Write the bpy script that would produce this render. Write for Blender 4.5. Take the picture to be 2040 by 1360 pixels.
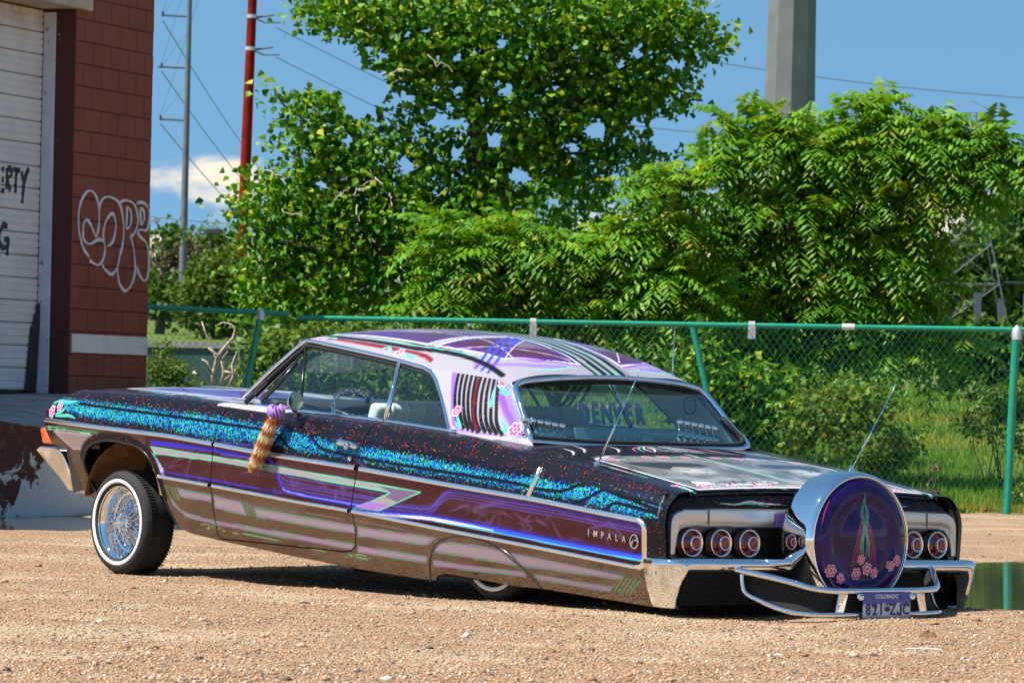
import bpy, bmesh, math, random
import numpy as np
from mathutils import Vector, Matrix
R = math.radians
for o in list(bpy.data.objects):
    bpy.data.objects.remove(o)
SC = bpy.context.scene
COL = SC.collection

# ------------------------------------------------------------------ camera
cam_d = bpy.data.cameras.new('camera')
cam = bpy.data.objects.new('camera', cam_d)
COL.objects.link(cam)
SC.camera = cam
cam_d.sensor_fit = 'HORIZONTAL'
cam_d.sensor_width = 36.0
cam_d.lens = 167.65
cam_d.clip_start = 0.5
cam_d.clip_end = 12000.0
CAM_H, CAM_PITCH, CAM_ROLL = 0.95, 0.01263, 0.021
_f = Vector((0, math.cos(CAM_PITCH), math.sin(CAM_PITCH)))
_u0 = Vector((1, 0, 0)).cross(_f)
_r = Vector((1, 0, 0)) * math.cos(CAM_ROLL) + _u0 * math.sin(CAM_ROLL)
_u = _r.cross(_f)
_m = Matrix((_r, _u, -_f)).transposed().to_4x4()
_m.translation = (0, 0, CAM_H)
cam.matrix_world = _m
cam_d.dof.use_dof = True
cam_d.dof.focus_distance = 23.8
cam_d.dof.aperture_fstop = 16.0

# ------------------------------------------------------------------ sun and sky
SUN_EL = R(59)
SUN_AZ = Vector((-0.93, -0.36, 0)).normalized()
sun_dir = SUN_AZ * math.cos(SUN_EL) + Vector((0, 0, math.sin(SUN_EL)))
sl = bpy.data.lights.new('sun', 'SUN')
sl.energy = 5.0
sl.angle = R(0.53)
sl.color = (1.0, 0.95, 0.86)
so = bpy.data.objects.new('sun', sl)
COL.objects.link(so)
so.rotation_euler = sun_dir.to_track_quat('Z', 'Y').to_euler()
so.location = (-20, -15, 50)

world = bpy.data.worlds.new('World')
SC.world = world
world.use_nodes = True
wt = world.node_tree
wt.nodes.clear()
def W(t, **k):
    n = wt.nodes.new(t)
    for a, b in k.items():
        setattr(n, a, b)
    return n
def wmath(op, a, b=None, c=None, clamp=False):
    n = W('ShaderNodeMath', operation=op)
    n.use_clamp = clamp
    for i, v in enumerate((a, b, c)):
        if v is None:
            continue
        if isinstance(v, (int, float)):
            n.inputs[i].default_value = v
        else:
            wt.links.new(v, n.inputs[i])
    return n.outputs[0]
w_out = W('ShaderNodeOutputWorld')
w_bg = W('ShaderNodeBackground')
w_bg.inputs['Strength'].default_value = 0.105
sky = W('ShaderNodeTexSky', sky_type='NISHITA', sun_disc=False)
sky.sun_elevation = SUN_EL
sky.sun_rotation = math.atan2(SUN_AZ.x, SUN_AZ.y)
sky.altitude = 1600
sky.air_density = 1.0
sky.dust_density = 0.15
sky.ozone_density = 2.5
w_tc = W('ShaderNodeTexCoord')
w_sep = W('ShaderNodeSeparateXYZ')
wt.links.new(w_tc.outputs['Generated'], w_sep.inputs[0])
# the air of a dry high plain: the blue reaches far down to the horizon
zz = wmath('MULTIPLY_ADD', w_sep.outputs['Z'], 0.80, 0.30)
w_cmb = W('ShaderNodeCombineXYZ')
wt.links.new(w_sep.outputs['X'], w_cmb.inputs[0])
wt.links.new(w_sep.outputs['Y'], w_cmb.inputs[1])
wt.links.new(zz, w_cmb.inputs[2])
w_nrm = W('ShaderNodeVectorMath', operation='NORMALIZE')
wt.links.new(w_cmb.outputs[0], w_nrm.inputs[0])
wt.links.new(w_nrm.outputs[0], sky.inputs['Vector'])
w_hsv = W('ShaderNodeHueSaturation')
w_hsv.inputs['Hue'].default_value = 0.480
w_hsv.inputs['Saturation'].default_value = 1.06
w_hsv.inputs['Value'].default_value = 0.98
wt.links.new(sky.outputs[0], w_hsv.inputs['Color'])
# cumulus low over the plain, all the way round
w_az = wmath('ARCTAN2', w_sep.outputs['X'], w_sep.outputs['Y'])
w_cv = W('ShaderNodeCombineXYZ')
wt.links.new(wmath('MULTIPLY', w_az, 24.0), w_cv.inputs[0])
wt.links.new(wmath('MULTIPLY', w_sep.outputs['Z'], 60.0), w_cv.inputs[1])
w_cv.inputs[2].default_value = 3.7
w_nz = W('ShaderNodeTexNoise', noise_dimensions='3D')
w_nz.inputs['Scale'].default_value = 1.0
w_nz.inputs['Detail'].default_value = 7.0
w_nz.inputs['Roughness'].default_value = 0.55
wt.links.new(w_cv.outputs[0], w_nz.inputs['Vector'])
el = w_sep.outputs['Z']
cov = wmath('ADD', w_nz.outputs['Fac'], wmath('MULTIPLY', wmath('SUBTRACT', 0.0425, el), 14.0))
w_mr = W('ShaderNodeMapRange', interpolation_type='SMOOTHSTEP')
w_mr.inputs['From Min'].default_value = 0.475
w_mr.inputs['From Max'].default_value = 0.61
wt.links.new(cov, w_mr.inputs['Value'])
w_mix = W('ShaderNodeMix', data_type='RGBA')
wt.links.new(wmath('MULTIPLY', w_mr.outputs[0], 0.92), w_mix.inputs['Factor'])
wt.links.new(w_hsv.outputs[0], w_mix.inputs['A'])
w_mix.inputs['B'].default_value = (6.0, 5.3, 4.2, 1)
wt.links.new(w_mix.outputs['Result'], w_bg.inputs['Color'])
wt.links.new(w_bg.outputs[0], w_out.inputs['Surface'])

vs = SC.view_settings
vs.view_transform = 'Standard'
vs.look = 'None'
vs.exposure = 0.85
vs.gamma = 1.0
vs.use_curve_mapping = False
SC.render.engine = 'CYCLES'

# ------------------------------------------------------------------ helpers
rng = np.random.default_rng(7)
random.seed(7)
def tag(o, label=None, cat=None, group=None, kind=None):
    if label: o['label'] = label
    if cat: o['category'] = cat
    if group: o['group'] = group
    if kind: o['kind'] = kind
    return o
def link(o, parent=None):
    COL.objects.link(o)
    if parent is not None:
        o.parent = parent
    return o
def empty(name, loc=(0, 0, 0), rz=0.0, parent=None):
    o = bpy.data.objects.new(name, None)
    o.empty_display_size = 0.2
    o.location = loc
    o.rotation_euler = (0, 0, rz)
    return link(o, parent)
def mesh_np(V, F, smooth=False):
    """V (n,3); F (m,k) array of equal-sized faces, or list of faces"""
    me = bpy.data.meshes.new('mesh')
    V = np.asarray(V, np.float32)
    if isinstance(F, np.ndarray):
        m, k = F.shape
        me.vertices.add(len(V)); me.vertices.foreach_set('co', V.ravel())
        me.loops.add(m * k); me.loops.foreach_set('vertex_index', F.astype(np.int32).ravel())
        me.polygons.add(m); me.polygons.foreach_set('loop_start', np.arange(0, m * k, k, dtype=np.int32))
        me.update(calc_edges=True)
    else:
        me.from_pydata([tuple(map(float, v)) for v in V], [], [tuple(int(i) for i in f) for f in F])
    if smooth:
        me.polygons.foreach_set('use_smooth', np.ones(len(me.polygons), bool))
    me.validate()
    me.update()
    return me
def obj(name, V, F, mat, parent=None, smooth=False, loc=None):
    me = mesh_np(V, F, smooth)
    if mat is not None:
        me.materials.append(mat)
    o = bpy.data.objects.new(name, me)
    if loc is not None:
        o.location = loc
    return link(o, parent)
def pobj(name, me, mat, parent=None, loc=None, rot=None):
    if mat is not None and not len(me.materials):
        me.materials.append(mat)
    o = bpy.data.objects.new(name, me)
    if loc is not None: o.location = loc
    if rot is not None: o.rotation_euler = rot
    return link(o, parent)
class MB:
    def __init__(s): s.v = []; s.f = []
    def add(s, V, F):
        n = len(s.v)
        s.v += [tuple(map(float, p)) for p in V]
        s.f += [tuple(int(i) + n for i in f) for f in F]
        return s
    def box(s, a, b):
        x0, y0, z0 = a; x1, y1, z1 = b
        return s.add([(x0,y0,z0),(x1,y0,z0),(x1,y1,z0),(x0,y1,z0),(x0,y0,z1),(x1,y0,z1),(x1,y1,z1),(x0,y1,z1)],
              [(0,3,2,1),(4,5,6,7),(0,1,5,4),(1,2,6,5),(2,3,7,6),(3,0,4,7)])
    def tube(s, pts, r, n=8, cap=True, closed=False):
        pts = [Vector(p) for p in pts]
        m = len(pts)
        rs = r if isinstance(r, (list, tuple)) else [r] * m
        V = []; F = []
        prev = None
        for i, p in enumerate(pts):
            if closed:
                t = (pts[(i + 1) % m] - pts[i - 1])
            else:
                t = pts[min(i + 1, m - 1)] - pts[max(i - 1, 0)]
            if t.length < 1e-9: t = Vector((0, 0, 1))
            t.normalize()
            if prev is None:
                a = t.cross(Vector((0, 0, 1)))
                if a.length < 0.05: a = t.cross(Vector((1, 0, 0)))
            else:
                a = prev - t * prev.dot(t)
                if a.length < 1e-6: a = t.orthogonal()
            a.normalize(); prev = a
            b = t.cross(a)
            for k in range(n):
                th = 2 * math.pi * k / n
                V.append(p + (a * math.cos(th) + b * math.sin(th)) * rs[i])
        for i in range(m if closed else m - 1):
            j = (i + 1) % m
            for k in range(n):
                F.append((i * n + k, i * n + (k + 1) % n, j * n + (k + 1) % n, j * n + k))
        if cap and not closed:
            F.append(tuple(range(n))[::-1]); F.append(tuple(range((m - 1) * n, m * n)))
        return s.add(V, F)
    def lathe(s, prof, n=32, axis='x', c=(0, 0, 0), closed=False):
        """prof: list of (axial, radius)"""
        V = []; F = []
        for (a, r) in prof:
            for k in range(n):
                th = 2 * math.pi * k / n
                p, q = r * math.cos(th), r * math.sin(th)
                V.append({'x': (a, p, q), 'y': (q, a, p), 'z': (p, q, a)}[axis])
        V = [(v[0] + c[0], v[1] + c[1], v[2] + c[2]) for v in V]
        m = len(prof)
        for i in range(m if closed else m - 1):
            j = (i + 1) % m
            for k in range(n):
                F.append((i * n + k, i * n + (k + 1) % n, j * n + (k + 1) % n, j * n + k))
        return s.add(V, F)
    def prism(s, poly, d0, d1, fn):
        """poly 2D, extruded from d0 to d1; fn(a, b, d) -> xyz"""
        n = len(poly)
        V = [fn(a, b, d0) for a, b in poly] + [fn(a, b, d1) for a, b in poly]
        F = [tuple(range(n)), tuple(range(n, 2 * n))[::-1]]
        for i in range(n):
            j = (i + 1) % n
            F.append((i, i + n, j + n, j))
        return s.add(V, F)
    def build(s, name, mat, parent=None, smooth=False, bevel=0, seg=2, ang=None, loc=None):
        me = mesh_np(s.v, s.f)
        bm = bmesh.new(); bm.from_mesh(me)
        bmesh.ops.recalc_face_normals(bm, faces=bm.faces)
        if bevel:
            es = [e for e in bm.edges if len(e.link_faces) == 2 and e.calc_face_angle(0) > R(25)]
            bmesh.ops.bevel(bm, geom=es, offset=bevel, segments=seg, affect='EDGES', profile=0.5, clamp_overlap=True)
        bm.to_mesh(me); bm.free()
        if smooth:
            me.polygons.foreach_set('use_smooth', np.ones(len(me.polygons), bool))
            if ang is not None:
                try:
                    me.set_sharp_from_angle(angle=R(ang))
                except Exception:
                    pass
        return pobj(name, me, mat, parent, loc)
def grid_faces(nu, nv):
    i, j = np.meshgrid(np.arange(nu - 1), np.arange(nv - 1), indexing='ij')
    a = (i * nv + j).ravel()
    return np.stack([a, a + 1, a + nv + 1, a + nv], 1)

# ------------------------------------------------------------------ material helpers
class NT:
    def __init__(s, name):
        s.m = bpy.data.materials.new(name); s.m.use_nodes = True
        s.t = s.m.node_tree; s.t.nodes.clear()
        s.out = s.n('ShaderNodeOutputMaterial')
    def n(s, typ, **k):
        x = s.t.nodes.new(typ)
        for a, b in k.items(): setattr(x, a, b)
        return x
    def set(s, sock, v):
        if isinstance(v, bpy.types.NodeSocket): s.t.links.new(v, sock)
        elif isinstance(v, (tuple, list)) and len(v) == 3 and sock.type == 'RGBA': sock.default_value = (*v, 1)
        else: sock.default_value = v
    def math(s, op, a, b=None, c=None, clamp=False):
        x = s.n('ShaderNodeMath', operation=op); x.use_clamp = clamp
        for i, v in enumerate((a, b, c)):
            if v is not None: s.set(x.inputs[i], v)
        return x.outputs[0]
    def mix(s, f, a, b, blend='MIX'):
        x = s.n('ShaderNodeMix', data_type='RGBA', blend_type=blend)
        s.set(x.inputs['Factor'], f); s.set(x.inputs['A'], a); s.set(x.inputs['B'], b)
        return x.outputs['Result']
    def mapr(s, v, a, b, c=0.0, d=1.0, interp='LINEAR'):
        x = s.n('ShaderNodeMapRange', interpolation_type=interp)
        s.set(x.inputs['Value'], v)
        for k, q in (('From Min', a), ('From Max', b), ('To Min', c), ('To Max', d)): x.inputs[k].default_value = q
        return x.outputs[0]
    def coord(s, kind='Object'):
        return s.n('ShaderNodeTexCoord').outputs[kind]
    def noise(s, vec=None, scale=5, detail=4, rough=0.5, out='Fac', dist=0.0):
        x = s.n('ShaderNodeTexNoise')
        if vec is not None: s.set(x.inputs['Vector'], vec)
        x.inputs['Scale'].default_value = scale; x.inputs['Detail'].default_value = detail
        x.inputs['Roughness'].default_value = rough; x.inputs['Distortion'].default_value = dist
        return x.outputs[out]
    def vor(s, vec=None, scale=5, feature='F1'):
        x = s.n('ShaderNodeTexVoronoi', feature=feature)
        if vec is not None: s.set(x.inputs['Vector'], vec)
        x.inputs['Scale'].default_value = scale
        return x
    def ramp(s, f, stops, interp='LINEAR'):
        x = s.n('ShaderNodeValToRGB'); x.color_ramp.interpolation = interp
        e = x.color_ramp.elements
        while len(e) > 1: e.remove(e[-1])
        e[0].position = stops[0][0]; e[0].color = (*stops[0][1], 1)
        for p, c in stops[1:]:
            q = e.new(p); q.color = (*c, 1)
        s.set(x.inputs['Fac'], f)
        return x.outputs['Color']
    def attr(s, name, out='Fac'):
        x = s.n('ShaderNodeAttribute'); x.attribute_name = name
        return x.outputs[out]
    def bump(s, h, strength=0.5, dist=0.01):
        x = s.n('ShaderNodeBump'); x.inputs['Strength'].default_value = strength
        x.inputs['Distance'].default_value = dist; s.set(x.inputs['Height'], h)
        return x.outputs[0]
    def bsdf(s, color, rough=0.5, metal=0.0, normal=None, coat=0.0, coat_ior=1.5, coat_rough=0.03, ior=1.5, spec=None, **kw):
        x = s.n('ShaderNodeBsdfPrincipled')
        s.set(x.inputs['Base Color'], color); s.set(x.inputs['Roughness'], rough); s.set(x.inputs['Metallic'], metal)
        x.inputs['IOR'].default_value = ior
        if spec is not None: s.set(x.inputs['Specular IOR Level'], spec)
        if normal is not None: s.set(x.inputs['Normal'], normal)
        x.inputs['Coat Weight'].default_value = coat; x.inputs['Coat IOR'].default_value = coat_ior
        x.inputs['Coat Roughness'].default_value = coat_rough
        for k, v in kw.items(): s.set(x.inputs[k], v)
        return x.outputs[0]
    def done(s, sh):
        s.t.links.new(sh, s.out.inputs['Surface']); return s.m
def simple(name, col, rough=0.5, metal=0.0, var=0.0, scale=6.0, bumps=0.0, bscale=60.0, coat=0.0, spec=None):
    t = NT(name)
    c = col
    co = t.coord()
    if var:
        nz = t.noise(co, scale, 5, 0.6)
        c = t.mix(t.mapr(nz, 0.3, 0.7), tuple(x * (1 - var) for x in col), tuple(min(1, x * (1 + var)) for x in col))
    nm = t.bump(t.noise(co, bscale, 4, 0.6), bumps, 0.01) if bumps else None
    return t.done(t.bsdf(c, rough, metal, nm, coat=coat, spec=spec))
# ================================================================== SETTING
def terrain(x, y):
    x = np.asarray(x, float); y = np.asarray(y, float)
    z = np.interp(y, [46, 52, 62, 150, 300, 1200, 4000], [0, .32, 1.05, 3.2, 6.0, 14, 30])
    return z
PUD = [(4.05, 26.7, 2.55, 4.35), (-4.05, 35.1, 2.0, 2.35)]
TAILX, TAILY = 1.72, 22.1
def ground_z(x, y):
    x = np.asarray(x, float); y = np.asarray(y, float)
    n = (np.sin(x * 3.1 + 1.3 * np.sin(y * 1.7)) * np.sin(y * 2.3 + .8 * np.sin(x * 2.1)) * .006
         + np.sin(x * 7.3 + y * 3.9) * np.sin(y * 6.1 - x * 2.2) * .004
         + np.sin(x * 1.1 - y * .6) * .006)
    near = np.clip((y - 6) / 4, 0, 1) * np.clip((52 - y) / 6, 0, 1) * np.clip((14 - np.abs(x)) / 3, 0, 1)
    z = terrain(x, y) + n * near - .012 * near
    z = z - .042 * np.exp(-(((x - TAILX) / 1.0) ** 2 + ((y - TAILY) / 1.0) ** 2))
    for cx, cy, rx, ry in PUD:
        d = np.sqrt(((x - cx) / rx) ** 2 + ((y - cy) / ry) ** 2) + .06 * np.sin(x * 4 + y * 1.3) + .04 * np.sin(y * 3.1 - x * 5)
        z = z - .055 * np.clip((1.06 - d) / .22, 0, 1)
        z = z + .030 * np.exp(-((d - 1.35) / .18) ** 2)
    return z

# ---- ground sheet
t = NT('gravel_ground')
co = t.coord('Generated'); co = t.coord('Object')
sep = t.n('ShaderNodeSeparateXYZ'); t.set(sep.inputs[0], co)
v1 = t.vor(co, 60); v2 = t.vor(co, 26)
big = t.noise(co, 0.7, 5, .6); mid = t.noise(co, 5, 5, .6); fine = t.noise(co, 160, 3, .7)
sand = t.ramp(mid, [(.25, (.37, .215, .112)), (.5, (.50, .315, .175)), (.75, (.59, .415, .26))])
sepc = t.n('ShaderNodeSeparateColor'); t.set(sepc.inputs[0], v1.outputs['Color'])
peb = t.ramp(sepc.outputs[0], [(0, (.36, .19, .10)), (.3, (.56, .34, .19)), (.55, (.45, .26, .155)), (.78, (.64, .47, .31)), (.92, (.12, .10, .09)), (1, (.38, .15, .06))], 'CONSTANT')
c1 = t.mix(.55, sand, peb)
c1 = t.mix(t.mapr(v1.outputs['Distance'], .35, .75, 0, .75), c1, (.12, .062, .032))
c1 = t.mix(t.mapr(fine, .35, .7, .0, .35), c1, (.60, .44, .30))
c1 = t.mix(t.mapr(big, .48, .62, 0, .55), c1, (.62, .49, .33))
mpv = t.n('ShaderNodeMapping'); t.set(mpv.inputs['Vector'], co); mpv.inputs['Rotation'].default_value = (0, 0, .35); mpv.inputs['Scale'].default_value = (.35, 1.6, 1)
trk = t.noise(mpv.outputs[0], 1.1, 5, .6)
c1 = t.mix(t.mapr(trk, .53, .66, 0, .5), c1, (.36, .20, .095))
c1 = t.mix(t.mapr(trk, .30, .40, .45, 0), c1, (.66, .53, .37))
# beyond the fence: rough grass
gr = t.ramp(t.noise(co, 1.4, 5, .65), [(.25, (.045, .10, .012)), (.45, (.09, .17, .02)), (.6, (.16, .20, .035)), (.75, (.27, .22, .09))])
edge = t.math('ADD', sep.outputs[1], t.mapr(mid, .2, .8, -.7, .7))
c2 = t.mix(t.mapr(edge, 45.1, 45.9), c1, gr)
hh = t.math('ADD', t.math('MULTIPLY', t.math('SUBTRACT', .6, v1.outputs['Distance']), .9), t.math('MULTIPLY', fine, .35))
hh = t.math('ADD', hh, t.math('MULTIPLY', t.math('SUBTRACT', .6, v2.outputs['Distance']), .6))
M_ground = t.done(t.bsdf(c2, .9, 0, t.bump(hh, 1.0, .024), spec=.25))
xs = np.unique(np.concatenate([np.linspace(-4000, -60, 14), np.linspace(-60, -10, 14), np.arange(-10, 10.01, .13), np.linspace(10, 60, 14), np.linspace(60, 4000, 14)]))
ys = np.unique(np.concatenate([np.linspace(-3000, -20, 10), np.linspace(-20, 12, 12), np.arange(12, 50.01, .13), np.linspace(51, 160, 50), np.linspace(170, 5000, 24)]))
gx, gy = np.meshgrid(xs, ys, indexing='ij')
V = np.stack([gx, gy, ground_z(gx, gy)], -1).reshape(-1, 3)
F = grid_faces(len(xs), len(ys))[:, ::-1]
g = obj('ground', V, F, M_ground, None, True)
tag(g, 'pinkish sandy gravel lot rising to rough grass beyond the fence', None, None, 'structure')

# ---- puddles (still brown water, real sheets that the ground rises through)
t = NT('puddle_water')
co = t.coord()
nm = t.bump(t.noise(co, 9, 3, .5), .04, .01)
x = t.n('ShaderNodeBsdfPrincipled')
t.set(x.inputs['Base Color'], (.055, .045, .028)); x.inputs['Roughness'].default_value = .03; x.inputs['IOR'].default_value = 1.33
t.set(x.inputs['Normal'], nm)
M_water = t.done(x.outputs[0])
for i, (cx, cy, rx, ry) in enumerate(PUD):
    k = 40
    V = [(cx, cy, -.022)] + [(cx + rx * 1.2 * math.cos(2 * math.pi * a / k), cy + ry * 1.2 * math.sin(2 * math.pi * a / k), -.022) for a in range(k)]
    F = [(0, 1 + a, 1 + (a + 1) % k) for a in range(k)]
    o = obj('puddle', V, F, M_water)
    tag(o, ['shallow brown puddle reflecting the fence post behind the car tail', 'muddy puddle lying along the foot of the loading dock'][i], None, None, 'structure')

# ---- gravel stones
def stones(n, xr, yr, smin, smax, seed, near_bias=1.5):
    r = np.random.default_rng(seed)
    y = yr[0] + (yr[1] - yr[0]) * r.random(n) ** near_bias
    half = y * (1020 / 9500) + .35
    x = (r.random(n) * 2 - 1) * half
    s = smin + (smax - smin) * r.random(n) ** 3
    base = np.array([(1,0,0),(-1,0,0),(0,1,0),(0,-1,0),(0,0,1),(0,0,-1)], float)
    Ft = np.array([(0,2,4),(2,1,4),(1,3,4),(3,0,4),(2,0,5),(1,2,5),(3,1,5),(0,3,5)])
    sc = np.stack([s * (.7 + .6 * r.random(n)), s * (.7 + .6 * r.random(n)), s * (.4 + .4 * r.random(n))], 1)
    jit = 1 + (r.random((n, 6, 3)) - .5) * .5
    P = base[None] * jit * sc[:, None, :]
    P[:, :, :2] += (r.random((n, 6, 2)) - .5) * s[:, None, None] * .5
    th = r.random(n) * 6.283
    c, q = np.cos(th)[:, None], np.sin(th)[:, None]
    X = P[:, :, 0] * c - P[:, :, 1] * q; Y = P[:, :, 0] * q + P[:, :, 1] * c
    P[:, :, 0] = X + x[:, None]; P[:, :, 1] = Y + y[:, None]
    P[:, :, 2] += (ground_z(x, y) + s * .15)[:, None]
    Fs = (Ft[None] + (np.arange(n) * 6)[:, None, None]).reshape(-1, 3)
    return P.reshape(-1, 3), Fs
t = NT('loose_stone')
ri = t.n('ShaderNodeNewGeometry').outputs['Random Per Island']
c = t.ramp(ri, [(0, (.42, .24, .125)), (.25, (.50, .31, .17)), (.45, (.33, .175, .085)), (.62, (.58, .42, .28)), (.76, (.30, .13, .06)), (.83, (.07, .065, .07)), (.94, (.68, .60, .52))], 'CONSTANT')
c = t.mix(t.mapr(t.noise(t.coord(), 90, 3), .3, .7, 0, .35), c, (.25, .16, .1))
M_stone = t.done(t.bsdf(c, .85, spec=.3))
V, F = stones(95000, (-1, 1), (15.2, 31), .003, .0095, 3, 1.8)
tag(obj('gravel', V, F, M_stone), 'fine loose gravel scattered over the sandy lot', None, None, 'stuff')
V, F = stones(900, (-1, 1), (15.2, 44), .008, .026, 5, 1.6)
tag(obj('pebbles', V, F, M_stone), 'larger pebbles and clods lying on the gravel lot', None, None, 'stuff')

# ---- small litter on the lot
def on_ground(x_, y_, dz=0.0): return (x_, y_, float(ground_z(x_, y_)) + dz)
mb = MB(); mb.tube([(-.07, 0, .004), (.0, .006, .007), (.075, -.004, .004)], .0035, 6)
tag(mb.build('white_stick', simple('bleached_stick', (.72, .66, .62), .7), loc=on_ground(1.67, 19.1, .002)), 'thin bleached stick lying on the gravel behind the licence plate', 'stick')
rj = random.Random(2)
V = [((i / 4 - .5) * .05 + rj.uniform(-.004, .004), (j / 3 - .5) * .035 + rj.uniform(-.004, .004), .006 + rj.uniform(0, .014)) for i in range(5) for j in range(4)]
o = obj('paper_scrap', V, grid_faces(5, 4), simple('scrap_paper', (.75, .76, .78), .7), loc=on_ground(1.03, 18.3, .0)); tag(o, 'small crumpled white paper scrap on the open gravel', 'litter')
mb = MB(); mb.lathe([(0, .045), (.012, .04), (.022, .022), (.026, 0)], 9, 'z'); mb.v = [(a * (1 + rj.uniform(-.25, .25)), b * (1 + rj.uniform(-.3, .2)), c * (1 + rj.uniform(-.2, .4))) for a, b, c in mb.v]
tag(mb.build('dirt_clod', simple('dark_clod', (.16, .085, .04), .9, var=.4, scale=40, bumps=.6), loc=on_ground(1.80, 20.3, -.004)), 'dark brown dirt clod on the gravel right of the licence plate', 'clod')

# ================================================================== BUILDING
BETA = R(71.5)
PC = Vector((-3.44, 45.0, 0))
E_ = Vector((-math.cos(BETA), -math.sin(BETA), 0))      # along the wall, towards the door
N_ = Vector((math.sin(BETA), -math.cos(BETA), 0))       # out of the wall
def wp(L, d, z):
    p = PC + E_ * L + N_ * d
    return (p.x, p.y, z)
def wbox(mb, L0, L1, d0, d1, z0, z1):
    v = [wp(L, d, z) for z in (z0, z1) for (L, d) in ((L0, d0), (L1, d0), (L1, d1), (L0, d1))]
    mb.add(v, [(0,3,2,1),(4,5,6,7),(0,1,5,4),(1,2,6,5),(2,3,7,6),(3,0,4,7)])
    return mb
t = NT('painted_block')
co = t.coord('Object'); geo = t.n('ShaderNodeNewGeometry')
pos = geo.outputs['Position']
c = t.mix(t.mapr(t.noise(pos, 2.2, 5, .65), .35, .7), (.235, .052, .029), (.175, .038, .022))
c = t.mix(t.mapr(t.noise(pos, 38, 4, .7), .58, .72, 0, .55), c, (.11, .025, .02))
c = t.mix(t.mapr(t.noise(pos, 9, 5, .7), .70, .76, 0, .7), c, (.38, .26, .21))
M_block = t.done(t.bsdf(c, .75, 0, t.bump(t.noise(pos, 70, 4, .7), .5, .006)))
M_mortar = simple('painted_mortar', (.10, .022, .016), .9, var=.3, bumps=.4)
t = NT('dark_red_jamb')
pos = t.n('ShaderNodeNewGeometry').outputs['Position']
c = t.mix(t.mapr(t.noise(pos, 3, 5, .6), .35, .7), (.075, .014, .011), (.055, .010, .009))  # jamb colour set to a much darker red than the wall blocks
c = t.mix(t.mapr(t.noise(pos, 14, 6, .75), .685, .70), c, (.45, .43, .42))
M_jamb = t.done(t.bsdf(c, .55, 0, t.bump(t.noise(pos, 50, 4), .3, .005)))
t = NT('peeling_white_paint')
pos = t.n('ShaderNodeNewGeometry').outputs['Position']
c = t.mix(t.mapr(t.noise(pos, 6, 5, .6), .35, .7), (.60, .64, .70), (.48, .53, .60))
c = t.mix(t.mapr(t.noise(pos, 16, 6, .75), .60, .64), c, (.20, .14, .09))
M_frame = t.done(t.bsdf(c, .6, 0, t.bump(t.noise(pos, 30, 4), .3, .005)))
t = NT('door_slat_paint')
pos = t.n('ShaderNodeNewGeometry').outputs['Position']
c = t.mix(t.mapr(t.noise(pos, 3, 6, .65), .35, .7), (.66, .67, .68), (.54, .55, .57))
sp = t.n('ShaderNodeSeparateXYZ'); t.set(sp.inputs[0], pos)
rust = t.math('MULTIPLY', t.mapr(sp.outputs[2], 4.15, 4.55), t.mapr(t.noise(pos, 5, 5, .7), .38, .6))
c = t.mix(rust, c, (.30, .16, .07))
c = t.mix(t.mapr(t.noise(pos, 24, 5, .75), .66, .74, 0, .5), c, (.3, .28, .25))
M_slat = t.done(t.bsdf(c, .5, 0, t.bump(t.noise(pos, 12, 4), .1, .01)))
M_dark = simple('dark_rubber_gap', (.012, .012, .013), .8)
M_conc = simple('worn_concrete', (.30, .28, .25), .9, var=.35, scale=2.5, bumps=.5, bscale=40)
M_spray = simple('white_spray_paint', (.62, .62, .68), .7, var=.2, scale=20)
M_black_spray = simple('black_spray_paint', (.03, .035, .04), .7, var=.4, scale=30)

bld = empty('warehouse', wp(0, 0, 0))
tag(bld, 'red painted block warehouse corner with white sectional door and graffiti', 'building')
def bkid(o, parent=bld):
    o.parent = parent
    if parent is bld: o.matrix_parent_inverse = Matrix.Translation(-bld.location)
    return o
LW = 1.82
mb = MB(); wbox(mb, .0, LW - .004, -.40, -.009, -.2, 5.15)
wall = bkid(mb.build('wall', M_mortar))
# blocks, two lengths of shared mesh
BH, BL = .203, .405
def block_mesh(l):
    m = MB()
    wboxv = [(0, 0, 0), (l, 0, 0)]
    V = []
    for z in (.005, BH - .006):
        for (L, d) in ((.006, -.03), (l - .006, -.03), (l - .006, 0), (.006, 0)):
            p = E_ * L + N_ * d
            V.append((p.x, p.y, z))
    m.add(V, [(0,3,2,1),(4,5,6,7),(0,1,5,4),(1,2,6,5),(2,3,7,6),(3,0,4,7)])
    me = mesh_np(m.v, m.f)
    bm = bmesh.new(); bm.from_mesh(me); bmesh.ops.recalc_face_normals(bm, faces=bm.faces)
    bmesh.ops.bevel(bm, geom=list(bm.edges), offset=.004, segments=1, affect='EDGES')
    bm.to_mesh(me); bm.free(); me.materials.append(M_block)
    return me
bmesh_cache = {}
r2 = random.Random(4)
for k in range(20):
    z = .90 + k * BH
    L = 0.0
    first = BL if k % 2 == 0 else BL / 2
    while L < LW - .03:
        l = first if L == 0 else BL
        l = min(l, LW - L)
        key = round(l, 2)
        if key not in bmesh_cache: bmesh_cache[key] = block_mesh(l)
        p = wp(L, r2.uniform(-.002, .002), z)
        o = bpy.data.objects.new('block', bmesh_cache[key]); o.location = p
        COL.objects.link(o); o.parent = wall; o.matrix_parent_inverse = Matrix.Translation(-bld.location)
        L += l
for o in wall.children:
    o.matrix_parent_inverse = Matrix.Identity(4)
mb = MB(); wbox(mb, LW, LW + .012, -.19, .004, .9, 4.42)
bkid(mb.build('door_jamb', M_jamb))
mb = MB(); wbox(mb, LW - .03, LW + .03, -.31, -.19, .88, 4.40)
bkid(mb.build('door_frame', M_frame, bevel=.006))
mb = MB(); wbox(mb, LW + .0, LW + 3.6, -.40, -.345, .88, 4.5)
bkid(mb.build('door_backing', M_dark))
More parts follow.
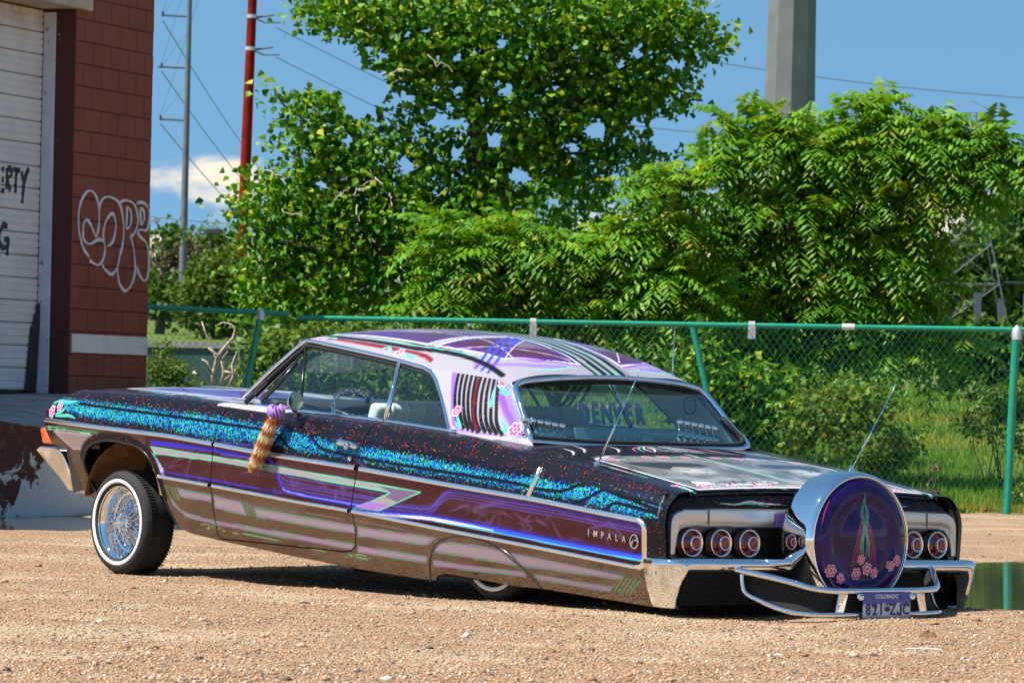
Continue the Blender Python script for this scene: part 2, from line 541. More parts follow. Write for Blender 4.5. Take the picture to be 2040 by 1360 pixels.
# door slats
m = MB()
prof = [(-.34, 0), (-.318, .006), (-.310, .02), (-.310, .066), (-.318, .072), (-.318, .080), (-.310, .086), (-.310, .13), (-.318, .137), (-.318, .145), (-.310, .15), (-.310, .192), (-.318, .199), (-.34, .2015)]
n = len(prof)
V = []
for L in (LW + .035, LW + 3.5):
    for d, z in prof:
        p = E_ * (L) + N_ * d
        V.append((p.x, p.y, z))
F = [tuple(range(n)), tuple(range(n, 2 * n))[::-1]] + [(i, i + n, (i + 1) % n + n, (i + 1) % n) for i in range(n)]
m.add(V, F)
slat_me = mesh_np(m.v, m.f); bm = bmesh.new(); bm.from_mesh(slat_me); bmesh.ops.recalc_face_normals(bm, faces=bm.faces); bm.to_mesh(slat_me); bm.free()
slat_me.materials.append(M_slat)
mb = MB(); wbox(mb, LW + .03, LW + 3.55, -.345, -.335, .9, 4.45)
door = bkid(mb.build('roller_door', M_dark))
for k in range(17):
    o = bpy.data.objects.new('slat', slat_me)
    o.location = (PC.x, PC.y, .96 + k * .2035)
    COL.objects.link(o); o.parent = door
# header above the door, and its pale drip edge
mb = MB(); wbox(mb, LW - .25, LW + 3.8, -.36, .06, 4.43, 4.60)
bkid(mb.build('door_lintel', simple('lintel_paint', (.42, .36, .28), .7, var=.3, bumps=.3), bevel=.01))
mb = MB(); wbox(mb, LW + .0, LW + 3.8, -.40, -.02, 4.60, 5.15)
bkid(mb.build('wall_above_door', M_block))
mb = MB(); wbox(mb, LW + 3.8, 16, -.40, -.02, -.2, 5.15)
bkid(mb.build('wall_beyond_door', M_block))
mb = MB(); wbox(mb, LW + .1, 16.1, -9, .05, 5.152, 5.30)
bkid(mb.build('roof_edge', M_conc))
mb = MB(); wbox(mb, LW + .15, 16, -8.9, -.402, -.2, 5.15)
bkid(mb.build('building_mass', M_mortar))
# dark boards leaning inside the door frame
mb = MB()
for k, (a, b) in enumerate(((.10, .04), (.17, .09), (.25, .15))):
    mb.add([wp(LW + a, -.29, .95), wp(LW + a + .05, -.29, .95), wp(LW + b + .05 - .02, -.30, 1.75 - .1 * k), wp(LW + b - .02, -.30, 1.75 - .1 * k),
            wp(LW + a, -.27, .95), wp(LW + a + .05, -.27, .95), wp(LW + b + .03, -.28, 1.75 - .1 * k), wp(LW + b - .02, -.28, 1.75 - .1 * k)],
           [(0,3,2,1),(4,5,6,7),(0,1,5,4),(1,2,6,5),(2,3,7,6),(3,0,4,7)])
o = mb.build('board', simple('dark_board', (.03, .026, .024), .7, var=.4))
o.name = 'leaning_boards'; bkid(o)
# white painted band
t = NT('white_band_paint'); pos = t.n('ShaderNodeNewGeometry').outputs['Position']
c = t.mix(t.mapr(t.noise(pos, 5, 5), .35, .7), (.72, .69, .68), (.62, .59, .58))
c = t.mix(t.mapr(t.noise(pos, 8, 6, .75), .62, .68), c, (.40, .22, .10))
M_band = t.done(t.bsdf(c, .6))
mb = MB(); wbox(mb, .015, LW - .05, -.006, .009, 1.315, 1.485)
bkid(mb.build('painted_band', M_band))
# graffiti ribbons on the wall plane
def ribbon(mb, pts, width, fn):
    P = [Vector((a, b, 0)) for a, b in pts]
    # smooth
    Q = []
    for i in range(len(P) - 1):
        p0, p1, p2, p3 = P[max(i - 1, 0)], P[i], P[i + 1], P[min(i + 2, len(P) - 1)]
        for s in range(6):
            u = s / 6
            Q.append(.5 * ((2 * p1) + (p2 - p0) * u + (2 * p0 - 5 * p1 + 4 * p2 - p3) * u * u + (3 * p1 - p0 - 3 * p2 + p3) * u ** 3))
    Q.append(P[-1])
    V = []; F = []
    for i, q in enumerate(Q):
        d = (Q[min(i + 1, len(Q) - 1)] - Q[max(i - 1, 0)]); d = d.normalized() if d.length > 1e-9 else Vector((1, 0, 0))
        s = Vector((-d.y, d.x, 0)) * width * .5 * (.85 + .28 * math.sin(i * .31) + .12 * math.sin(i * 1.7))
        for e in (q + s, q - s):
            V.append(fn(e.x, e.y, 0)); 
        for e in (q - s, q + s):
            V.append(fn(e.x, e.y, 1))
        if i:
            b = 4 * (i - 1)
            for k in range(4):
                F.append((b + k, b + (k + 1) % 4, b + 4 + (k + 1) % 4, b + 4 + k))
    mb.add(V, F)
def gxy(x, y):
    """graffiti sketch units -> metres along the wall and up"""
    return ((858 - x) / 430.0 * LW * .985 + .02, 1.485 + (965 - y) / 2.894 / 213.0 + (858 - x) * .00011)
GR = [[(520,550),(490,510),(465,430),(458,330),(470,250),(495,195),(520,178),(545,195),(560,230),(570,290),(570,360),(565,400),(555,430),(540,400),(520,360),(505,345),(490,360),(485,400),(487,450),(505,475),(530,475),(560,450),(585,445),(605,465),(605,520),(590,570),(565,590),(540,580),(520,570)],
      [(570,290),(575,240),(600,200),(640,195),(680,220),(700,280),(710,370),(705,450),(690,520),(680,580),(660,620),(640,630),(610,610),(590,580)],
      [(605,470),(595,420),(600,370),(615,320),(640,285),(655,300),(665,340),(660,400),(645,450),(620,475)],
      [(680,240),(690,210),(720,195),(760,205),(780,240),(790,300),(780,350),(760,390),(750,400),(765,450),(775,520),(780,590),(765,660),(740,705),(715,710),(690,670),(680,610),(680,570)],
      [(725,230),(725,300),(725,355),(745,335),(752,290),(745,250),(725,230)],
      [(780,200),(810,190),(840,205),(855,250),(852,300),(840,345),(800,350),(790,370),(810,395),(840,420),(856,480),(857,560),(850,620),(830,640),(805,610),(790,570)],
      [(800,225),(820,235),(825,280),(810,320),(805,290),(800,225)]]
for g_ in GR:
    mb = MB()
    ribbon(mb, [gxy(x, y) for x, y in g_], .030, lambda a, b, k: wp(a, .0095 if k else .001, b))
    bkid(mb.build('graffiti_stroke', M_spray))
def dxy(x, y):
    return (LW + .015 + (262 - x) / 2.894 / 106.0, 2.95 + (105 - y) / 2.894 / 219.0)
DR = [[(0,120),(15,118)],[(0,180),(15,178)],[(0,240),(20,240)],[(35,110),(35,230)],[(35,110),(60,115),(62,150),(38,170),(60,235)],[(75,110),(120,115)],[(97,112),(92,245)],[(130,120),(148,175)],[(178,95),(150,175),(140,300)],
      [(45,440),(20,435),(0,470),(-5,520),(5,550),(25,562),(50,555)],[(50,555),(52,515),(25,518)],[(50,555),(48,605)]]
for g_ in DR:
    mb = MB()
    ribbon(mb, [dxy(x, y) for x, y in g_], .055 if len(g_) > 2 else .045, lambda a, b, k: wp(a, -.3065 if k else -.312, b))
    bkid(mb.build('sprayed_stroke', M_black_spray))
# concrete apron / loading dock in front of the door
t = NT('peeling_dock_paint'); pos = t.n('ShaderNodeNewGeometry').outputs['Position']
sp = t.n('ShaderNodeSeparateXYZ'); t.set(sp.inputs[0], pos)
mk = t.math('ADD', t.noise(pos, 3.4, 7, .68, dist=.6), t.mapr(sp.outputs[2], 0.05, .65, .12, -.16))
mk = t.math('ADD', mk, t.mapr(sp.outputs[0], -3.8, -3.3, 0, .25))
c = t.mix(t.mapr(mk, .565, .59), (.075, .018, .014), (.52, .52, .50))
c = t.mix(t.mapr(t.noise(pos, 12, 5, .7), .55, .75, 0, .5), c, (.22, .18, .14))
M_dock = t.done(t.bsdf(c, .8, 0, t.bump(mk, .5, .01)))
dk = empty('loading_dock', (-3.7, 37.4, 0))
tag(dk, 'sloping concrete loading dock with peeling red and white painted face', 'dock')
front = [(-9.0, 34.4, .86), (-3.97, 37.1, .718), (-3.25, 37.8, .603), (-2.9, 38.1, .57)]
back = [(-9.5, 33.0, .93), (-4.6, 42.0, .94), (-4.02, 43.3, .935), (-3.0, 46.4, .93)]
off = Vector(dk.location)
front = [Vector(p) - off for p in front]; back = [Vector(p) - off for p in back]
back[0] = Vector((-9.8, 42.0, .95)) - off; back[1] = Vector((-5.2, 43.2, .945)) - off
mb = MB(); mb.add(front + back, [(0, 1, 5, 4), (1, 2, 6, 5), (2, 3, 7, 6)])
mb.build('dock_top', M_conc, dk)
mb = MB()
fl = [Vector((p.x, p.y - .0, -.15)) for p in front]
dn = [Vector((p.x, p.y, p.z - .002)) for p in front]
bl = [Vector((p.x, p.y, -.15)) for p in back]
dn2 = [Vector((p.x, p.y, p.z - .002)) for p in back]
mb.add(dn + fl, [(0, 4, 5, 1), (1, 5, 6, 2), (2, 6, 7, 3)])
mb.add([dn[3], fl[3], bl[3], dn2[3]], [(0, 1, 2, 3)])
mb.build('dock_face', M_dock, dk)
# plastic litter on the dock
r3 = random.Random(9)
mb = MB()
nu_, nv_ = 14, 8
V = [(.34 * (i / (nu_ - 1)) - .17 + r3.uniform(-.01, .01), .16 * (j / (nv_ - 1)) + r3.uniform(-.012, .012), .09 * math.sin(math.pi * i / (nu_ - 1)) * math.sin(math.pi * j / (nv_ - 1)) * r3.uniform(.3, 1.2)) for i in range(nu_) for j in range(nv_)]
mb.add(V, grid_faces(nu_, nv_))
o = mb.build('plastic_litter', simple('crumpled_plastic', (.70, .74, .82), .35), loc=wp(.55, .25, .945))
tag(o, 'crumpled white plastic litter on the dock by the block wall', 'litter')

# ================================================================== FENCE
t = NT('green_fence_coating')
M_green = t.done(t.bsdf(t.mix(t.mapr(t.noise(t.coord(), 20, 4), .4, .7), (.010, .25, .155), (.014, .30, .19)), .38, 0))
M_galv = simple('galvanised_clamp', (.62, .62, .64), .45, .6)
FY = 45.0
fen = empty('chain_link_fence', (0, FY, 0))
tag(fen, 'green coated chain link fence running behind the car', 'fence')
mb = MB(); mb.tube([(-3.44, 0, 1.773), (-2.11, 0, 1.730)], .025, 10); mb.build('top_rail', M_green, fen, True, ang=40)
mb = MB(); mb.tube([(-2.04, .02, 1.700), (1.5, .02, 1.713), (4.83, .02, 1.730), (8.2, .02, 1.745)], .025, 10); mb.build('top_rail', M_green, fen, True, ang=40)
for (a, b, r_) in (((4.757, 1.72), (4.695, -.05), .040), ((-2.374, 1.74), (-2.69, -.05), .033), ((1.70, 1.69), (2.12, -.05), .030), ((8.1, 1.74), (8.05, -.05), .040)):
    mb = MB(); mb.tube([(a[0], .0, a[1]), (b[0], .0, b[1])], r_, 12)
    mb.build('post', M_green, fen, True, ang=40)
for (x_, z_, w_, h_) in ((4.762, 1.725, .036, .05), (-2.374, 1.745, .030, .04)):
    mb = MB(); mb.lathe([(-h_ * 1.8, w_ + .012), (-.01, w_ + .012), (h_ * .4, w_ * .9), (h_ * .9, .012), (h_, 0)], 12, 'z', (x_, 0, z_))
    mb.build('post_cap', M_galv, fen, True, ang=40)
for (x_, z_) in ((.196, 1.675), (2.26, 1.69)):
    mb = MB(); mb.tube([(x_ - .03, .02, z_ + .035), (x_ + .03, .02, z_ + .035)], .033, 10); mb.box((x_ - .035, -.015, z_ - .10), (x_ + .035, .04, z_ + .015))
    mb.build('rail_clamp', M_galv, fen)
mb = MB(); mb.tube([(3.11, .02, 1.722), (3.23, .02, 1.7225)], .030, 10); mb.build('rail_sleeve', simple('white_tape', (.7, .66, .64), .6), fen, True, ang=40)
# woven wire: one zigzag wire per column
DW, DH = .0655, .087
xs0, xs1, ztop = -3.43, 8.0, 1.70
nw = int((xs1 - xs0) / (DW / 2 * 1.0) / 1.0 / 1.0 / 1) // 1
V = []; F = []
rows = int(1.72 / (DH / 2)) + 1
ncol = int((xs1 - xs0) / (DW / 2))
rw = .0016
for cidx in range(ncol):
    x0 = xs0 + cidx * DW / 2
    base = len(V)
    for j in range(rows):
        zz_ = ztop - j * DH / 2
        xx_ = x0 + (DW * .51 if (j + cidx) % 2 else -DW * .01)
        sag = .012 * math.sin(x0 * 1.7) * math.sin(j * .15)
        yy_ = .004 if ((j + cidx) % 2) else -.004
        for (a, b) in ((-rw, 0), (0, -rw * 1.3), (rw, 0), (0, rw * 1.3)):
            V.append((xx_ + a * 1.25, yy_ + b + sag - .02, zz_))
        if j:
            q = base + 4 * j
            for k in range(4):
                F.append((q - 4 + k, q - 4 + (k + 1) % 4, q + (k + 1) % 4, q + k))
tag(obj('chain_link', V, np.array(F), simple('green_vinyl_wire', (.022, .15, .105), .5), fen), kind='stuff')

# ================================================================== POLES, TOWERS, WIRES
M_red = simple('rusty_red_steel', (.20, .012, .004), .8, var=.35, scale=3, spec=.1)
M_gray = simple('weathered_grey_steel', (.13, .14, .165), .55, var=.2, scale=3)
M_mono = simple('grey_galvanised_pole', (.15, .15, .155), .6, var=.18, scale=1.5)
M_dkst = simple('dark_insulator', (.05, .05, .055), .5)
M_wire = simple('wire_aluminium', (.12, .13, .14), .6)
def tz(x_, y_): return float(terrain(x_, y_))
p = empty('utility_pole', (-7.47, 130, 2.4)); tag(p, 'tall rust red steel utility pole with two short arms', 'pole', )
mb = MB(); mb.tube([(0, 0, -.4), (.19, 0, 9.2), (.40, 0, 18)], [.175, .125, .10], 16); mb.build('shaft', M_red, p, True, ang=40)
for z_ in (8.9, 8.02):
    xo = .19 * z_ / 9.2
    mb = MB(); mb.lathe([(-.05, .14), (.05, .14)], 14, 'z', (xo, 0, z_)); mb.build('band', M_galv, p)
    mb = MB(); mb.tube([(xo + .1, 0, z_ - .03), (xo + .62, 0, z_ + .06)], .03, 6); mb.tube([(xo + .1, 0, z_ - .05), (xo + .35, 0, z_ - .16), (xo + .8, 0, z_ - .15)], .02, 6)
    mb.build('arm', M_dkst, p)
p = empty('utility_pole', (-10.41, 150, 2.9)); tag(p, 'slim grey steel utility pole with three short arms beside the warehouse', 'pole')
mb = MB(); mb.tube([(0, 0, -.4), (.035, 0, 10.3), (.06, 0, 18)], [.135, .08, .06], 14); mb.build('shaft', M_gray, p, True, ang=40)
for k, z_ in enumerate((9.95, 8.33, 6.68)):
    mb = MB(); mb.tube([(-.05, 0, z_), (-.82 - .1 * (k == 1), 0, z_ + .02)], .035, 6); mb.tube([(-.80, 0, z_ + .03), (-.03, 0, z_ + 1.1)], .006, 5); mb.tube([(-.80, 0, z_ - .02), (-.80, 0, z_ + .14)], .04, 6)
    mb.build('arm', M_dkst, p)
p = empty('transmission_pole', (8.0, 140, 2.9)); tag(p, 'thick grey faceted transmission pole rising behind the bushy tree', 'pole')
mb = MB(); mb.tube([(-.05, 0, -.4), (0, 0, 6.5), (.03, 0, 10), (.2, 0, 26)], [.86, .78, .72, .5], 10); mb.build('shaft', M_mono, p)
def lattice(name, loc, H, wb, wtop, arms, label, r_=.045):
    p = empty(name, loc); tag(p, label, 'pylon')
    mb = MB(); lv = [0, .22, .40, .55, .67, .77, .86, .94, 1.0]
    def cx(f): 
        w = wb + (wtop - wb) * min(1, f / .75)
        return w / 2
    for sx in (-1, 1):
        for sy in (-1, 1):
            mb.tube([(sx * cx(f), sy * cx(f), H * f) for f in lv], r_, 5)
    for a, b in zip(lv[:-1], lv[1:]):
        for sy in (-1, 1):
            mb.tube([(-cx(a), sy * cx(a), H * a), (cx(b), sy * cx(b), H * b)], r_ * .55, 4)
            mb.tube([(cx(a), sy * cx(a), H * a), (-cx(b), sy * cx(b), H * b)], r_ * .55, 4)
            mb.tube([(-cx(b), sy * cx(b), H * b), (cx(b), sy * cx(b), H * b)], r_ * .5, 4)
    mb.build('lattice_frame', M_gray, p)
    mb = MB()
    for z_, hl in arms:
        mb.tube([(-hl, 0, z_), (hl, 0, z_)], r_, 5); mb.tube([(-hl, 0, z_), (0, 0, z_ + hl * .42), (hl, 0, z_)], r_ * .7, 5)
        for s in (-1, 1): mb.tube([(s * hl, 0, z_), (s * hl * .86, 0, z_ - .3)], .13, 6)
    mb.build('crossarm', M_gray, p)
lattice('pylon', (24.6, 258, 5.2), 11.9, 4.2, .55, [(11.75, 1.85)], 'steel lattice pylon with one crossarm standing behind the right trees', .032)
lattice('pylon', (29.0, 410, 8), 19.0, 4.0, .5, [(18.9, 1.6)], 'distant lattice pylon whose top barely shows over the bushy tree', .05)
lattice('pylon', (-18.0, 420, 8), 15.0, 2.5, .4, [(11.0, 1.4), (14.5, 1.0)], 'distant thin lattice pylon left of the leafy tree', .05)
def wire(a, b, sag, label, r_=.018):
    a = Vector(a); b = Vector(b)
    pts = [a.lerp(b, k / 12) - Vector((0, 0, sag * 4 * (k / 12) * (1 - k / 12))) for k in range(13)]
    mb = MB(); mb.tube([q - a for q in pts], r_, 5)
    o = mb.build('power_wire', M_wire, None, loc=a)
    tag(o, label, 'wire', None)
LW_ = 'thin power wire strung from a grey pole arm past the red pole'
for k, (z_, dz) in enumerate(((12.9, 0), (11.3, 0), (9.65, 0))):
    wire((-11.2, 150, z_ - .2), (-15.0, 330, z_ * 1.0 + 1.0), .6, ['power wire from the top arm of the grey pole, running away right', 'power wire from the middle arm of the grey pole, running away right', 'power wire from the lowest arm of the grey pole, running away right'][k])
    wire((-11.2, 150, z_ + .1), (-1.5, 60, z_ + 5.5), .3, ['power wire from the top arm of the grey pole, rising towards the lot', 'power wire from the middle arm of the grey pole, rising towards the lot', 'power wire from the lowest arm of the grey pole, rising towards the lot'][k], .005)
wire((-6.6, 130, 11.0), (14, 300, 14.6), 1.2, 'power wire leaving the upper arm of the red pole', .013)
wire((-6.6, 130, 10.2), (14, 300, 12.8), 1.2, 'power wire leaving the lower arm of the red pole', .013)
wire((9.0, 230, 17.6), (36, 250, 17.3), .5, 'power wire crossing the sky above the pylon', .022)
wire((4.0, 230, 14.6), (22.4, 258, 16.8), .8, 'power wire reaching the pylon crossarm', .02)
for k in range(3):
    wire((-22, 260, 9.2 + k * .8), (-6, 260, 8.6 + k * .8), .25, ['lowest of three wires before the low clouds', 'middle of three wires before the low clouds', 'topmost of three wires before the low clouds'][k], .03)

# green panelled wall beyond the fence, left
M_gwall = simple('dull_green_panel', (.045, .085, .075), .7, var=.3, scale=1.5)
gw = empty('boundary_wall', (-2.2, 62, 1.0)); tag(gw, 'dull green panelled boundary wall beyond the fence', 'wall')
for k in range(9):
    mb = MB(); mb.box((-4.4 + k * 1.02, -.04, -.4), (-3.40 + k * 1.02, .04, .56)); mb.build('panel', M_gwall, gw, bevel=.01)
mb = MB(); mb.box((-4.42, -.06, .562), (4.8, .06, .64)); mb.build('coping', simple('grey_coping', (.30, .30, .29), .8, var=.2), gw)
# floodlight mast and lamp far behind
p = empty('floodlight_mast', (-13.4, 175, 3.8)); tag(p, 'sports floodlight mast far behind the fence beside the warehouse', 'lamp')
mb = MB(); mb.tube([(0, 0, 0), (0, 0, 3.4)], .05, 6); mb.build('mast', M_gray, p)
for (a, b) in ((-.45, 3.2), (-.1, 3.1), (.25, 3.1), (.3, 3.5), (-.3, 3.5)):
    mb = MB(); mb.lathe([(0, .05), (-.06, .12), (-.10, .13)], 10, 'y', (a, -.05, b)); mb.build('floodlight', M_galv, p)
mb = MB(); mb.tube([(-.5, 0, 3.15), (.4, 0, 3.15)], .025, 5); mb.tube([(-.4, 0, 3.5), (.4, 0, 3.5)], .025, 5); mb.build('crossbar', M_gray, p)
p = empty('street_lamp', (-10.2, 160, 3.5)); tag(p, 'dark street lamp before the far trees', 'lamp')
mb = MB(); mb.tube([(0, 0, 0), (.02, 0, 2.9)], .06, 6); mb.build('mast', M_dkst, p)
mb = MB(); mb.box((-.15, -.1, 2.85), (.32, .1, 3.05)); mb.build('lamp_head', M_dkst, p, bevel=.03)
# substation frames, right
M_sub = simple('substation_steel', (.10, .12, .15), .5, .3)
for k, (x_, y_, hh_, w_) in enumerate(((15.6, 160, 1.55, .11), (17.3, 160, 1.9, .10), (17.0, 166, 1.4, .10), (14.0, 158, 1.2, .09), (18.1, 168, 1.6, .10))):
    p = empty('substation_column', (x_, y_, tz(x_, y_) - .3))
    tag(p, ['tall steel substation column behind the fence post', 'substation column carrying a pale crossbar', 'short substation column between two taller ones', 'substation column nearest the bushy tree', 'substation column at the far right end'][k], 'column', 'substation columns')
    mb = MB(); mb.box((-w_, -w_, 0), (w_, w_, hh_ + .3)); mb.build('column', M_sub, p)
    mb = MB(); 
    if k == 1: mb.box((-.8, -.06, hh_ + .302), (.8, .06, hh_ + .34)); mb.build('crossbar', M_sub, p)
# far ridge
xs_ = np.linspace(-1400, 1400, 90)
top = 62 + 22 * np.sin(xs_ * .006 + 2) + 9 * np.sin(xs_ * .021) + 3 * np.sin(xs_ * .09)
V = []
for a, h_ in zip(xs_, top):
    V += [(a, 2600, -20), (a, 2750, h_ * .6), (a, 2950, h_), (a, 3300, -20)]
F = [(4 * i + j, 4 * i + 4 + j, 4 * i + 5 + j, 4 * i + 1 + j) for i in range(len(xs_) - 1) for j in range(3)]
tag(obj('hills', V, F, simple('distant_slope', (.20, .19, .24), .95, var=.25, scale=.01)), 'low purple grey hills on the horizon', None, None, 'structure')
# ================================================================== VEGETATION
def leaf_mat(name, ramp, trans=0.36, rough=.48, gain=1.0):
    t = NT(name)
    ri = t.n('ShaderNodeNewGeometry').outputs['Random Per Island']
    col = t.ramp(ri, ramp)
    at = t.attr('tint', 'Color')
    col = t.mix(1.0, col, at, 'MULTIPLY')
    pr = t.bsdf(col, rough, spec=.30)
    tr = t.n('ShaderNodeBsdfTranslucent')
    t.set(tr.inputs['Color'], t.mix(1.0, col, (1.55, 1.35, .55), 'MULTIPLY'))
    mx = t.n('ShaderNodeMixShader'); mx.inputs[0].default_value = trans
    t.t.links.new(pr, mx.inputs[1]); t.t.links.new(tr.outputs[0], mx.inputs[2])
    return t.done(mx.outputs[0])
M_cot = leaf_mat('cottonwood_leaf', [(0, (.03, .12, .008)), (.35, (.075, .215, .010)), (.7, (.14, .31, .014)), (.93, (.25, .40, .022)), (1, (.50, .48, .03))], .34)
M_sum = leaf_mat('compound_leaf', [(0, (.055, .18, .010)), (.5, (.105, .27, .013)), (1, (.19, .36, .018))], .34)
M_weed = leaf_mat('weed_leaf', [(0, (.07, .16, .015)), (.5, (.12, .22, .02)), (1, (.20, .27, .03))])
M_far = leaf_mat('far_foliage', [(0, (.030, .085, .012)), (.5, (.060, .135, .018)), (1, (.10, .18, .026))], .3, .6)
M_olive = leaf_mat('olive_foliage', [(0, (.05, .105, .010)), (.5, (.085, .15, .014)), (1, (.13, .19, .02))], .3, .6)
M_brown = leaf_mat('dry_foliage', [(0, (.07, .065, .03)), (.5, (.12, .11, .06)), (1, (.17, .16, .09))], .2, .7)
M_grass = leaf_mat('grass_blade', [(0, (.07, .19, .012)), (.45, (.12, .26, .018)), (.8, (.20, .30, .03)), (1, (.34, .32, .08))], .4, .5)
M_bark = simple('grey_bark', (.085, .065, .050), .9, var=.4, scale=12, bumps=.6, bscale=30)
M_twig = simple('pale_dead_twig', (.52, .43, .33), .8, var=.25, scale=15)

def unit(a):
    return a / np.maximum(np.linalg.norm(a, axis=-1, keepdims=True), 1e-9)
def set_tint(me, cols):
    a = me.attributes.new('tint', 'FLOAT_COLOR', 'POINT')
    c = np.ones((len(me.vertices), 4), np.float32); c[:, :3] = cols
    a.data.foreach_set('color', c.ravel())
def leaves(name, C, size, mat, parent, seed, droop=.35, wid=.85, flat=.0, tint=None, loc=(0, 0, 0), kind='stuff'):
    """one leaf per centre: a broad pointed blade folded along its rib"""
    r = np.random.default_rng(seed); n = len(C)
    d = r.normal(size=(n, 3)); d[:, 2] = d[:, 2] * .6 - droop; d = unit(d)
    nn = r.normal(size=(n, 3)); nn[:, 2] += flat; nn = unit(nn - d * (nn * d).sum(1, keepdims=True))
    s = np.cross(nn, d)
    L = size * (.65 + .6 * r.random(n))[:, None]
    w = L * wid * .5
    fold = (.10 + .14 * r.random(n))[:, None] * L
    P = np.stack([C, C + d * L * .34 - s * w + nn * fold, C + d * L * .34 + s * w + nn * fold, C + d * L * .42, C + d * L + nn * fold * -.4,
                  C + d * L * .72 - s * w * .52 + nn * fold * .5, C + d * L * .72 + s * w * .52 + nn * fold * .5], 1)
    f = np.array([(0, 3, 1), (0, 2, 3), (3, 5, 1), (3, 2, 6), (3, 4, 5), (3, 6, 4)])
    F = (f[None] + (np.arange(n) * 7)[:, None, None]).reshape(-1, 3)
    V = P.reshape(-1, 3) - np.array(loc)
    o = obj(name, V, F, mat, parent)
    set_tint(o.data, np.repeat(tint, 7, 0) if tint is not None else 1.0)
    if kind: o['kind'] = kind
    return o
def D2(px, py, dep):
    """sketch coordinates of a plant outline (picture units) -> metres at that plant's own distance"""
    X = (px - 1020) / 9500 * dep; Z = CAM_H + (800 - py + .021 * (px - 1020)) / 9500 * dep
    return X + .021 * (800 - py) / 9500 * dep, dep, Z
def blob_points(blobs, dep, n, seed, clump=.16, shell=.55, dz=0):
    """points gathered in small clumps spread through a set of ellipsoids; blobs (px, py, r, [depth offset])"""
    r = np.random.default_rng(seed)
    A = np.array([b[2] ** 2 for b in blobs], float); A /= A.sum()
    out = []
    for b, a in zip(blobs, A):
        k = max(4, int(n * a)); nc = max(3, int(k / 16))
        cx, cy, cz = D2(b[0], b[1], dep)
        rad = b[2] / 9500 * dep
        q = unit(r.normal(size=(nc, 3))) * (shell + (1.02 - shell) * r.random((nc, 1)) ** .7) * rad
        q[:, 1] *= 1.15
        q += np.array([cx, cy + (b[3] if len(b) > 3 else 0), cz])
        idx = r.integers(0, nc, k)
        pts = q[idx] + r.normal(size=(k, 3)) * clump * np.array([1, 1, .8])
        out.append(pts)
    return np.concatenate(out)
def branch(mb, a, b, r0, r1, seed, wob=.12, n=6):
    rr = random.Random(seed); a = Vector(a); b = Vector(b)
    L = (b - a).length
    pts = [a.lerp(b, k / n) + (Vector((rr.uniform(-1, 1), rr.uniform(-1, 1), rr.uniform(-1, 1))) * wob * L * .25 if 0 < k < n else Vector()) for k in range(n + 1)]
    mb.tube(pts, [r0 + (r1 - r0) * k / n for k in range(n + 1)], 7)
    return pts

# ---- cottonwood: large broad-leaved tree in the middle
DT = 51.0
CB = [(690,50,100),(800,20,120),(930,10,140),(1060,20,150),(1190,30,140),(1300,50,90),(1350,70,55),(1385,60,32),(640,10,70),(600,30,36),
      (760,110,90),(880,110,110),(1010,130,130),(1140,140,130),(1240,150,100),(1320,150,55),(1280,205,45),(1190,220,85),(1080,240,120),
      (960,250,100),(830,200,60),(540,185,30),(575,215,45),(620,210,50),(650,165,28),(665,250,70),(610,280,60),(700,300,75),(790,280,50),
      (640,350,75),(570,380,75),(500,360,32),(478,425,24),(540,450,80),(620,450,90),(700,420,90),(780,380,90),(860,330,80),
      (520,530,55),(600,550,90),(680,530,90),(500,600,40),(560,620,60),(650,620,70),(760,480,90),(770,590,80),(860,430,90),(950,370,100),(1040,340,100),(1130,330,90),
      (1220,290,60),(1290,320,50),(466,400,22),(960,470,90,1.5),(1060,450,90,1.5),(1160,430,90,1.2),(870,540,90,1.0)]
cot = empty('cottonwood_tree', (*D2(955, 600, DT)[:2], .3)); tag(cot, 'big broad leaved tree growing behind the fence over the car roof', 'tree')
off = np.array(cot.location)
pts = blob_points(CB, DT, 36000, 11, .15, .26)
rr_ = np.random.default_rng(3)
# gaps where the sky shows through
gaps = [(585,105,45),(690,200,38),(790,330,20),(1020,345,24),(1165,255,24),(1090,395,16),(890,305,18),(640,130,55),(560,120,60),(1250,245,18),(1310,270,35),(720,170,32),(850,240,22),(1120,300,16)]
gr_ = random.Random(8)
gaps += [(gr_.uniform(600, 1330), gr_.uniform(60, 380), gr_.uniform(7, 19)) for _ in range(46)]
keep = np.ones(len(pts), bool)
for a, b, c_ in gaps:
    x_, y_, z_ = D2(a, b, DT); rad = c_ / 9500 * DT
    keep &= ((pts[:, 0] - x_) ** 2 + (pts[:, 2] - z_) ** 2) > rad ** 2
pts = pts[keep]
leaves('crown', pts, .088, M_cot, cot, 21, loc=off)
mb = MB()
def Lc(px, py, dy=0): 
    p_ = D2(px, py, DT); return Vector((p_[0], p_[1] + dy, p_[2])) - Vector(off)
tr_pts = [Lc(985, 800), Lc(975, 640), Lc(958, 470), Lc(945, 330), Lc(925, 220), Lc(908, 130), Lc(890, 40)]
mb.tube(tr_pts, [.16, .14, .115, .10, .085, .065, .05], 10)
mb.build('trunk', M_bark, cot, True)
limbs = [((955, 440), (640, 300), .05), ((945, 350), (1180, 150), .05), ((925, 220), (1330, 90), .04), ((908, 150), (700, 60), .04), ((965, 540), (560, 480), .045), ((950, 400), (760, 250), .035),
         ((905, 130), (1050, -20), .035), ((940, 300), (1210, 300), .03), ((640, 300), (530, 190), .018), ((640, 300), (590, 380), .018), ((560, 480), (480, 400), .016)]
for k, (a, b, r_) in enumerate(limbs):
    mb = MB(); branch(mb, Lc(*a), Lc(*b, random.Random(k).uniform(-.6, .6)), r_, .01, k)
    mb.build('limb', M_bark, cot, True)
mb = MB()
